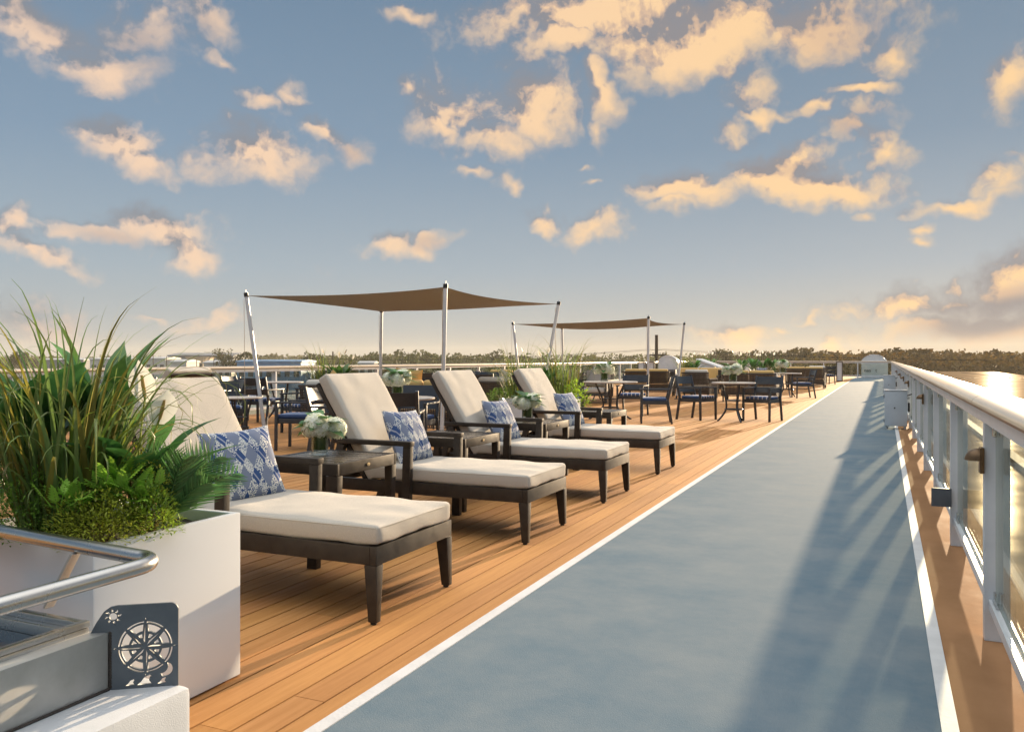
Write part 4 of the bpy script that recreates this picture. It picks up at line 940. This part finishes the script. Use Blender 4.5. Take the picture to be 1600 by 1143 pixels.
def ribbon(b, pts, w0, taper=1.2, side=None, fold=.3):
    n = len(pts); vs = []
    for i, p in enumerate(pts):
        d = (pts[min(i + 1, n - 1)] - pts[max(i - 1, 0)]).normalized(); s = side - d * side.dot(d); s.normalize(); nn = s.cross(d)
        w = w0 * max(.06, 1 - (i / (n - 1)) ** taper) * (.6 + .4 * min(1, i / (n * .25)))
        vs += [p - s * w / 2, p + nn * w * fold * .5, p + s * w / 2]
    fs = []
    for i in range(n - 1): q = 3 * i; fs += [(q, q + 1, q + 4, q + 3), (q + 1, q + 2, q + 5, q + 4)]
    b.add(vs, fs)
def make_grass(label, loc, rg, n, H, spread, thick=.014, wild=1.0, rad=.13):
    t = B()
    for i in range(n):
        a = rg.uniform(0, 2 * math.pi); r0 = rad * math.sqrt(rg.random()); base = Vector((math.cos(a) * r0, math.sin(a) * r0, 0))
        a2 = a + rg.gauss(0, .7); L = H * (rg.uniform(.55, 1.0) if rg.random() < .75 else rg.uniform(.25, .6)); lean = abs(rg.gauss(.18, .16)) * spread
        curl = rg.choice((rg.uniform(.1, .6), rg.uniform(.4, 1.1), rg.uniform(1.0, 2.2))) * wild; m = 14
        p = base.copy(); pts = [p.copy()]; th = lean; ph = a2
        for k in range(m):
            s = (k + 1) / m; th += curl * (s ** 2.6) * .55; ph += rg.gauss(0, .03)
            p = p + Vector((math.sin(th) * math.cos(ph), math.sin(th) * math.sin(ph), math.cos(th))) * L * 1.12 / m; pts.append(p.copy())
        q = rg.uniform(.55, 1.3); hue = rg.random()
        t.cur = (q * (1.25 if hue > .8 else 1.0) * (1.0 if hue > .3 else .85), q * (.92 if hue > .8 else 1.1), q * (.6 if hue > .7 else 1.1))
        ribbon(t, pts, thick * rg.uniform(.5, 1.15), 1.6, Vector((-math.sin(a2), math.cos(a2), rg.gauss(0, .3))), .35)
    o = t.build('ornamental_grass', 'grass', tint=True, ang=180); o.location = loc; return tag(o, label, 'grass plant', 'tall grasses in the white planters')
def make_lily(label, loc, rg, n, H, fl, spread=.75, lw=.09, minel=.3):
    t = thing('peace_lily', label, 'lily plant', loc, 0, 'broad leaved lilies in the white planters'); b = B()
    for i in range(n):
        a = i * 2.39996 + rg.uniform(-.4, .4); el = rg.uniform(minel, 1.5); c = rg.uniform(.6, 1.5); b.cur = (c * rg.uniform(.85, 1.1), c, c * .9)
        st = Vector((math.cos(a) * spread, math.sin(a) * spread, el)).normalized(); hb = H * rg.uniform(.35, .72); p = st * hb * .55 + Vector((0, 0, hb * .35))
        b.tube([(0, 0, 0), st * hb * .25 + Vector((0, 0, hb * .2)), p], [.005, .004, .003], 5, cap=False)
        leaf_strip(b, p, st + Vector((0, 0, rg.uniform(-.1, .5))), (0, 0, 1), H * rg.uniform(.36, .52), lw * rg.uniform(.8, 1.25), rg.uniform(.15, .5), .13, 9)
    b.build('foliage', 'leaf', t, tint=True, ang=180)
    for i in range(fl):
        a = rg.uniform(0, 6.28); q = Vector((math.cos(a) * .16 * rg.random() * 2, math.sin(a) * .16 * rg.random() * 2, H * rg.uniform(.85, 1.12)))
        flower(t, (q.x * .3, q.y * .3, H * .3), q, a, rg.uniform(.6, .85), .25)
    return t
def flower(t, root, q, a, sc=1, tilt=.5):
    # white spathe curling round a cream spike
    b = B(); d = Vector((math.cos(a) * tilt, math.sin(a) * tilt, 1)).normalized(); up = Vector((math.cos(a), math.sin(a), -.2))
    leaf_strip(b, Vector(q) - d * .02 * sc, d, up, .15 * sc, .085 * sc, -.25, .16, 9)
    o = b.build('flower', 'petal', t, ang=180, merge=False)
    b = B(); b.tube([Vector(q), Vector(q) + d * .04 * sc + up * .012 * sc, Vector(q) + d * .075 * sc + up * .016 * sc], [.005 * sc, .006 * sc, .004 * sc], 6); b.build('spike', 'yellow', o)
    b = B(); b.cur = (1, 1, 1); b.tube([Vector(root), (Vector(root) * .4 + Vector(q) * .6) + Vector((0, 0, .02)), Vector(q)], .004, 5); b.build('stalk', 'shrub', o, tint=True)
def make_palm(label, loc, rg, n, L, dirs, hue=1.):
    b = B()
    for i in range(n):
        az, el = dirs[i % len(dirs)]; az += rg.gauss(0, .12); d = Vector((math.cos(az) * math.cos(el), math.sin(az) * math.cos(el), math.sin(el))); m = 15; Lf = L * rg.uniform(.8, 1.1)
        pts = [d * Lf * k / m - Vector((0, 0, 1)) * Lf * .30 * (k / m) ** 2.2 for k in range(m + 1)]; c = hue * rg.uniform(.7, 1.3); b.cur = (c, c, c)
        b.tube(pts, [.005 * (1 - .8 * k / m) for k in range(m + 1)], 5, cap=False)
        side = d.cross(Vector((.72, -.69, .45))).normalized()     # fronds spread flat towards the open side
        for k in range(3, m + 1):
            ax = (pts[k] - pts[k - 1]).normalized()
            for s in (-1, 1):
                for off in (0, .5):
                    c2 = c * rg.uniform(.6, 1.5); b.cur = (c2 * rg.uniform(.9, 1.3), c2, c2 * .9); ll = Lf * .40 * math.sin(math.pi * (.12 + .80 * k / m)) * rg.uniform(.85, 1.1)
                    leaf_strip(b, pts[k] - ax * off * Lf / m, side * s * .8 + ax * .8 + Vector((0, 0, .10)), side.cross(ax), ll, .0065, .25, .10, 5)
    o = b.build('palm_fronds', 'palm', tint=True, ang=180); o.location = loc; return tag(o, label, 'palm plant', 'small palms in the near white planter')
def make_shrub(label, loc, rg, n, r, h, leaf, hue, name='shrub', grp='low shrubs in the white planters'):
    b = B()
    for i in range(n):
        v = Vector((rg.gauss(0, 1), rg.gauss(0, 1), abs(rg.gauss(0, 1)) + .1)).normalized(); q = rg.uniform(.35, 1.0) ** .6; p = Vector((v.x * r * q, v.y * r * q, v.z * h * q)); c = rg.uniform(.5, 1.35)
        lump = .75 + .5 * noise.noise(p * 14 + Vector((n, 0, 0))); p = p * (.8 + .35 * lump); c *= .6 + .6 * lump; b.cur = (hue[0] * c, hue[1] * c, hue[2] * c)
        d = (v + Vector((rg.gauss(0, .5), rg.gauss(0, .5), rg.gauss(.3, .4)))).normalized(); leaf_strip(b, p, d, (0.1, .05, 1), leaf * rg.uniform(.6, 1.3), leaf * .42, .3, .15, 3)
    for i in range(14):
        v = Vector((rg.gauss(0, 1), rg.gauss(0, 1), abs(rg.gauss(0, 1)) + .3)).normalized(); b.cur = (.7, .5, .4); b.tube([(0, 0, 0), Vector((v.x * r, v.y * r, v.z * h)) * .8], [.003, .0012], 4, cap=False)
    o = b.build(name, 'shrub', tint=True, ang=180); o.location = loc; return tag(o, label, 'shrub', grp)
def make_fern(label, loc, rg, n, L, hue):        # lobed bright leaves
    b = B()
    for i in range(n):
        a = rg.uniform(0, 6.28); el = rg.uniform(.2, 1.3); d = Vector((math.cos(a) * math.cos(el), math.sin(a) * math.cos(el), math.sin(el))); base = Vector((rg.gauss(0, .022), rg.gauss(0, .022), rg.uniform(0, .05))); c = rg.uniform(.7, 1.4); b.cur = tuple(h * c for h in hue)
        b.tube([base, base + d * L * .5], [.002, .0015], 4, cap=False); side = d.cross(Vector((0, 0, 1))).normalized(); up = side.cross(d)
        for k in range(5):
            q = base + d * L * (.45 + .12 * k)
            for s in (-1, 1): leaf_strip(b, q, d * .8 + side * s * .8, up, L * .34 * (1 - .1 * k), L * .13, .25, .12, 3)
        leaf_strip(b, base + d * L * .95, d, up, L * .3, L * .13, .3, .12, 3)
    o = b.build('bright_fern', 'shrub', tint=True, ang=180); o.location = loc; return tag(o, label, 'fern', 'bright lobed ferns in the near planter')

rg = random.Random(5); ZP = .595
make_grass('tall arching grass in the big near planter, blades against the sky', (-2.58, 1.97, ZP), rg, 250, .86, 1.0, .021, 1.0, .14)
rg = random.Random(15)
make_grass('thinner wild grass at the back of the big near planter', (-2.70, 2.12, ZP), rg, 44, 1.0, 1.1, .012, 2.3, .12)
rg = random.Random(6)
make_lily('lily with broad dark leaves at the left edge of the picture', (-2.82, 1.98, ZP), rg, 20, .62, 0, .5, .17, .7)
t = make_lily('lily with two white flowers right of the tall grass', (-2.46, 2.16, ZP), rg, 17, .50, 0, .95, .07, .35)
flower(t, (0, 0, .1), (.03, .02, .47), -1.0, 1.1, .3); flower(t, (0, 0, .1), (.09, .03, .39), -.5, 1.15, .6)
t = make_lily('upright pale lily behind the tall grass of the near planter', (-2.74, 2.27, ZP), rg, 16, .72, 0, .35, .10, 1.0)
flower(t, (0, 0, .1), (-.16, .0, .50), 2.5, .9, .2)
make_palm('dark green palm fronds at the right of the near planter', (-2.36, 2.20, ZP + .01), rg, 9, .36, [(.3, .95), (.7, 1.1), (-.3, 1.2), (1.4, 1.2), (.8, .85), (-1.6, 1.3), (.1, 1.1), (2.4, 1.3), (.5, 1.35)])
make_palm('blue green palm fronds at the lower left edge', (-2.86, 1.86, ZP + .02), rg, 5, .34, [(2.6, .9), (-1.9, .8), (-2.6, .5), (-1.2, 1.0)], .7)
make_shrub('yellow green mossy shrub at the front rim of the near planter', (-2.34, 1.91, ZP), rg, 2600, .15, .17, .015, (1.15, 1.1, .6))
make_shrub('fine dark green shrub left of the mossy one', (-2.60, 1.86, ZP), rg, 2600, .15, .24, .015, (.6, .95, .6))
make_shrub('small leaved shrub between the mossy shrub and the palm', (-2.27, 2.06, ZP), rg, 1100, .10, .17, .017, (.8, 1.0, .5))
make_shrub('mossy brown green shrub behind the bright ferns', (-2.36, 2.10, ZP), rg, 1200, .12, .28, .016, (1.0, .9, .45))
make_fern('bright green lobed fern low at the front of the near planter', (-2.42, 1.87, ZP + .10), rg, 26, .085, (.95, 1.4, .9))
make_fern('bright green lobed fern right of the grass base', (-2.34, 1.99, ZP + .13), rg, 30, .10, (.95, 1.4, .9))
make_fern('bright lobed fern beside the palm', (-2.30, 2.05, ZP + .10), rg, 22, .09, (.95, 1.4, .9))
rg = random.Random(12)
g2 = make_grass('tall grass in the planter behind the farthest lounger, left clump', (-4.98, 11.35, .585), rg, 130, 1.0, 1.1, .018, .8, .2)
make_grass('tall grass in the planter behind the farthest lounger, right clump', (-4.30, 11.4, .585), rg, 130, 1.02, 1.1, .018, .8, .2)
l2 = make_lily('lily with white blooms between the two grass clumps of the middle planter', (-4.62, 11.42, .585), rg, 26, .66, 5, .7, .09)
make_shrub('sunlit yellow green shrub at the right of the middle planter', (-4.02, 11.15, .50), rg, 420, .22, .36, .055, (.85, 1.1, .5))
make_shrub('low green shrub spilling over the left of the middle planter', (-5.18, 11.15, .56), rg, 700, .26, .20, .03, (.5, .8, .5))
dup(g2, 'grass clump in the planter behind the second lounger', (-9.05, 12.0, .585), .7)
dup(l2, 'lily with white blooms in the planter behind the second lounger', (-8.7, 12.0, .585), .9)
dup(g2, 'reddish grass in the planter left of the slanted housing', (-7.1, 32.2, .585), 1.7); dup(l2, 'lily with white blooms left of the slanted housing', (-6.7, 32.2, .585), 2.2, sc=1.1)
dup(l2, 'lily with white blooms peeking over the slanted housing', (-7.0, 37.2, .585), 3.2, sc=1.25); dup(g2, 'brown grass beside the lily over the slanted housing', (-7.4, 37.2, .585), 3.4)
for k, (dx, lab) in enumerate(((.2, 'left lily of the wide far planter'), (.65, 'second lily of the wide far planter'), (1.05, 'third lily of the wide far planter'), (1.45, 'right lily of the wide far planter'))):
    dup(l2, lab, (-5.6 + dx, 35.45, .585), k * 1.1, sc=1.2)

# ------------------------------------------------------------------ stairwell enclosure at lower left
t = thing('stairwell_enclosure', 'steel framed stairwell enclosure with compass plate and handrail at lower left', 'stairwell', (-1.775, 1.70, 0))
O = Vector((-1.775, 1.70, 0))
b = B(); b.box(-.80, 0, -2.6, .052, -.003, .281); b.build('coaming', 'coaming', t, bevel=.022)
b = B(); b.box(-.245, -.186, -2.55, -.064, .281, .442); b.build('steel_beam', 'steelflat', t, bevel=.008)
b = B(); b.tube([(-.184, -.064, .285), (-.184, -2.5, .285)], .004, 6)
for i in range(60): b.tube([(-.186 + .004 * noise.noise(Vector((i, 0, 0))), -.062, .284 + i * .0026), (-.186, -.059, .287 + i * .0026)], .0045 + .0012 * (i % 3), 6)
b.build('weld_seam', 'weld', t)
# compass plate: outline with real cut-outs, px sizes scaled to metres
S = .00166; PX, PY = 172., 1076.
ang = math.atan2(.103, .142)
def plate_curve():
    cu = bpy.data.curves.new('compass_plate', 'CURVE'); cu.dimensions = '2D'; cu.fill_mode = 'BOTH'; cu.extrude = .004
    def poly(pts):
        s = cu.splines.new('POLY'); s.points.add(len(pts) - 1)
        for p, (u, v) in zip(s.points, pts): p.co = ((u - PX) * S, (PY - v) * S, 0, 1)
        s.use_cyclic_u = True
    def arc(cx, cy, r, a0, a1, n=8): return [(cx + r * math.cos(a0 + (a1 - a0) * i / n), cy - r * math.sin(a0 + (a1 - a0) * i / n)) for i in range(n + 1)]
    poly([(172, 1076), (278, 1076), (278, 946)] + arc(266, 947, 12, 0, R(90), 6) + [(182, 935), (171, 937), (161, 944), (149, 962), (137, 985), (137, 996), (172, 996)])
    cx, cy = 226, 1007
    for k in range(8):                                     # two rings of windows between the star points
        a = R(22.5 + 45 * k)
        poly(arc(cx, cy, 43, a - R(19.5), a + R(19.5)) + arc(cx, cy, 40.5, a + R(19.5), a - R(19.5)))
        poly(arc(cx, cy, 38, a - R(17.5), a + R(17.5)) + arc(cx, cy, 26.5, a + R(13), a - R(13), 4))
        poly(arc(cx, cy, 22.5, a - R(9), a + R(9), 4) + arc(cx, cy, 15.5, a + R(5), a - R(5), 2))
    for k in range(8):                                     # half of each point is open
        a = R(45 * k); tip = 46 if k % 2 == 0 else 33
        p = lambda r, da: (cx + r * math.cos(a + da), cy - r * math.sin(a + da))
        poly([p(3.5, R(10)), p(tip, R(.6)), p(12, R(16))])
        if k % 2 == 0: poly([p(47, R(1.2)), p(50, 0), p(47, R(-1.2)), p(44.5, R(-.8))])
    sx, sy = 175.5, 953
    poly(arc(sx, sy, 6.2, 0, R(345), 18))
    for k in range(8):
        a = R(45 * k + 10); q = lambda r, da: (sx + r * math.cos(a + da), sy - r * math.sin(a + da))
        poly([q(7.6, R(-11)), q(10.5, R(-14)), q(14, R(6)), q(10, R(4)), q(7.6, R(11))])
    mx, my = 256, 1046                                     # crescent moon
    poly(arc(mx, my, 13, R(-105), R(45), 12) + arc(mx - 5.5, my - 4.2, 11.2, R(38), R(-95), 12))
    for wx, wsz in ((195, .62), (213, 1), (245, .62)):      # waves
        poly([(wx, 1070), (wx + 6 * wsz, 1070 - 5 * wsz), (wx + 12 * wsz, 1070 - 13 * wsz), (wx + 20 * wsz, 1070 - 16 * wsz), (wx + 24 * wsz, 1070 - 13 * wsz), (wx + 20 * wsz, 1070 - 12 * wsz), (wx + 18.5 * wsz, 1070 - 7 * wsz), (wx + 22 * wsz, 1070 - 2 * wsz), (wx + 24 * wsz, 1070)])
    o = bpy.data.objects.new('tmp', cu); col.objects.link(o); dg = bpy.context.evaluated_depsgraph_get(); me = bpy.data.meshes.new_from_object(o.evaluated_get(dg)); bpy.data.objects.remove(o)
    me.materials.clear(); me.materials.append(M['darksteel']); p = bpy.data.objects.new('compass_plate', me); col.objects.link(p); return p
p = plate_curve(); p.parent = t; p.location = (-.184, -.058, .280); p.rotation_euler = (R(90), 0, ang)
# tube handrail with a bend, on flat-bar stanchions
def rl(x, y, z=.655): return Vector((x, y, z)) - O
pts = [rl(-1.777, -.9)] + [rl(-1.777, -.9 + 2.46 * k / 8) for k in range(1, 9)]
c = rl(-1.857, 1.575); bend = []
for k in range(1, 13):
    a = R(96 * k / 12); bend.append(c + Vector((math.cos(a) * .08, math.sin(a) * .08, 0)))
far = rl(-2.95, 1.765); e = bend[-1]
pts += bend + [e + (far - e) * k / 4 for k in range(1, 5)]
b = B(); b.tube(pts, .0215, 18); rail = b.build('handrail', 'steel', t, ang=60)
def stanchion(a, c2, w=.032):
    b = B(); b.bar(Vector(a), Vector(c2), .008, w, (0, 1, 0)); b.build('stanchion', 'steelflat', t, bevel=.002)
stanchion(rl(-2.14, 1.672, .636), rl(-2.24, 1.66, .47)); stanchion(rl(-1.79, 1.17, .636), rl(-1.955, 1.15, .44), .04)
# framed glass hatch
M['hatchglass'] = mat('hatch_glass', (.015, .02, .025), .06, coat=.5)
hz = .455
b = B(); b.box(-.285, -.238, -2.4, -.085, .40, hz); b.box(-1.0, -.286, -.13, -.085, .40, hz); b.box(-.262, -.240, -2.4, -.08, hz, hz + .018); b.box(-1.0, -.263, -.108, -.084, hz, hz + .018); f = b.build('hatch_frame', 'steel', t, bevel=.004)
b = B(); b.box(-1.0, -.287, -2.4, -.132, .415, .423); b.build('hatch_glass', 'hatchglass', t, smooth=False)

# ------------------------------------------------------------------ far deck fittings
def arch_hood(label, x, y, w, h, d, text=None, name='arched_vent_hood'):
    t = thing(name, label, 'hood', (x, y, 0), 0, 'white arched hoods'); r = w / 2; n = 20
    prof = [(-r, 0), (r, 0)] + [(r * math.cos(math.pi * k / n), h - r * .78 + r * .78 * math.sin(math.pi * k / n)) for k in range(n + 1)]
    b = B(); b.prism(prof, lambda u, v, k: (u, k, v), 0, d); b.build('body', 'post', t, bevel=.01)
    b = B(); q = [(u * 1.03, v * 1.0 if v < .01 else v + .015) for u, v in prof[1:]]; 
    b.tube([(u, -.004, v) for u, v in q] , .022, 8); b.build('rim', 'planter', t)
    if text:
        for s, tx in text:
            cu = bpy.data.curves.new('lettering', 'FONT'); cu.body = s; cu.size = .30; cu.extrude = .004; o = bpy.data.objects.new('tmp', cu); col.objects.link(o)
            me = bpy.data.meshes.new_from_object(o.evaluated_get(bpy.context.evaluated_depsgraph_get())); bpy.data.objects.remove(o); me.materials.clear(); me.materials.append(M['seal'])
            l = bpy.data.objects.new('lettering', me); col.objects.link(l); l.parent = t; l.location = (tx, -.012, .37); l.rotation_euler = (R(90), 0, 0)
    return t
arch_hood('large white arched hood with dark lettering behind the far railing', -.56, 56.6, 1.48, 1.42, 1.2, [('nas', -.58), ('t', .06)])
arch_hood('white arched hood with dark panel beside the utility pole', -10.6, 44.0, 1.0, 1.33, .8)
t = thing('control_cabinet', 'small dark cabinet standing before the left white arched hood', 'cabinet', (-10.25, 43.3, 0)); b = B(); b.box(-.22, .22, 0, .3, .02, .62); b.build('body', 'black', t, bevel=.01); b = B(); b.box(-.20, .20, -.03, -.001, .5, .6); b.build('panel', 'junction', t)
t = thing('slanted_housing', 'white slanted skylight housing sloping down to the right', 'skylight', (-6.9, 33.6, 0))
b = B(); b.prism([(0, 0), (1.95, 0), (1.95, .45), (0, 1.12)], lambda u, v, h: (u, h, v), 0, 1.3); b.build('body', 'post', t, bevel=.01)
b = B(); b.prism([(-.04, 1.135), (1.99, .437), (1.99, .50), (-.04, 1.198)], lambda u, v, h: (u, h, v), -.04, 1.34); b.build('cover', 'planter', t, bevel=.008)
b = B(); b.tube([(1.2, -.02, .3), (1.2, -.06, .45), (1.35, -.06, .5), (1.45, -.02, .4)], .012, 6); b.build('handle', 'chrome', t)
def lantern(label, x, y, s=1):
    t = thing('lantern', label, 'lantern', (x, y, 0), 0, 'dark framed lantern columns'); w, h = .16 * s, 1.02
    b = B()
    for sx in (-1, 1):
        for sy in (-1, 1): b.box(sx * w - .018, sx * w + .018, sy * w - .018, sy * w + .018, .05, h)
    b.box(-w - .02, w + .02, -w - .02, w + .02, .0, .049); b.box(-w - .02, w + .02, -w - .02, w + .02, h + .001, h + .04); b.build('frame', 'black', t)
    b = B(); b.box(-w + .02, w - .02, -w + .02, w - .02, .05, h - .02); b.build('body', 'post', t); return t
lantern('tall white column in a dark frame at the far end of the planking', -2.12, 46.5, .85)
lantern('dark framed lantern column between the slanted housing and the lilies', -5.75, 39.5)
lantern('dark framed lantern column left of the left white arched hood', -11.2, 41.0)
lantern('pale lantern column near the left white arched hood, right one', -10.3, 39.5, .8)

# parked cars on the lot ashore
def car(label, px, d, rz, hue):
    x, y = W(px, d); t = thing('parked_car', label, 'car', (x, y, -10.12), rz, 'cars parked ashore'); M['car%d' % px] = mat('car_paint', hue, .3, .2)
    b = B(); b.prism([(-2.2, .35), (2.2, .35), (2.25, .8), (1.3, .95), (.7, 1.42), (-1.2, 1.45), (-1.9, .95), (-2.25, .85)], lambda u, v, h: (u, h, v), -.88, .88); b.build('body', 'car%d' % px, t, bevel=.06)
    b = B(); b.prism([(.64, 1.36), (1.16, .98), (-1.7, .98), (-1.16, 1.38)], lambda u, v, h: (u, h, v), -.90, .90); b.build('window', 'gpane', t)
    for sx in (-1.35, 1.35):
        for sy in (-.9, .78): b = B(); b.tube([(sx, sy, .33), (sx, sy + .12, .33)], .33, 14); b.build('wheel', 'foot', t)
for i, (px, d, rz, hue) in enumerate(((286, 240, .3, (.6, .6, .6)), (303, 255, .3, (.1, .12, .2)), (322, 245, .4, (.5, .5, .5)), (240, 250, .3, (.65, .65, .65)), (222, 235, .2, (.3, .05, .04)))):
    car(['white car', 'dark blue car', 'silver car', 'pale car', 'dark red car'][i] + ' parked ashore ' + ['below the tan building', 'right of the white car', 'below the low pale building', 'left of the grey warehouse', 'behind the grass tips'][i], px, d, rz, hue)
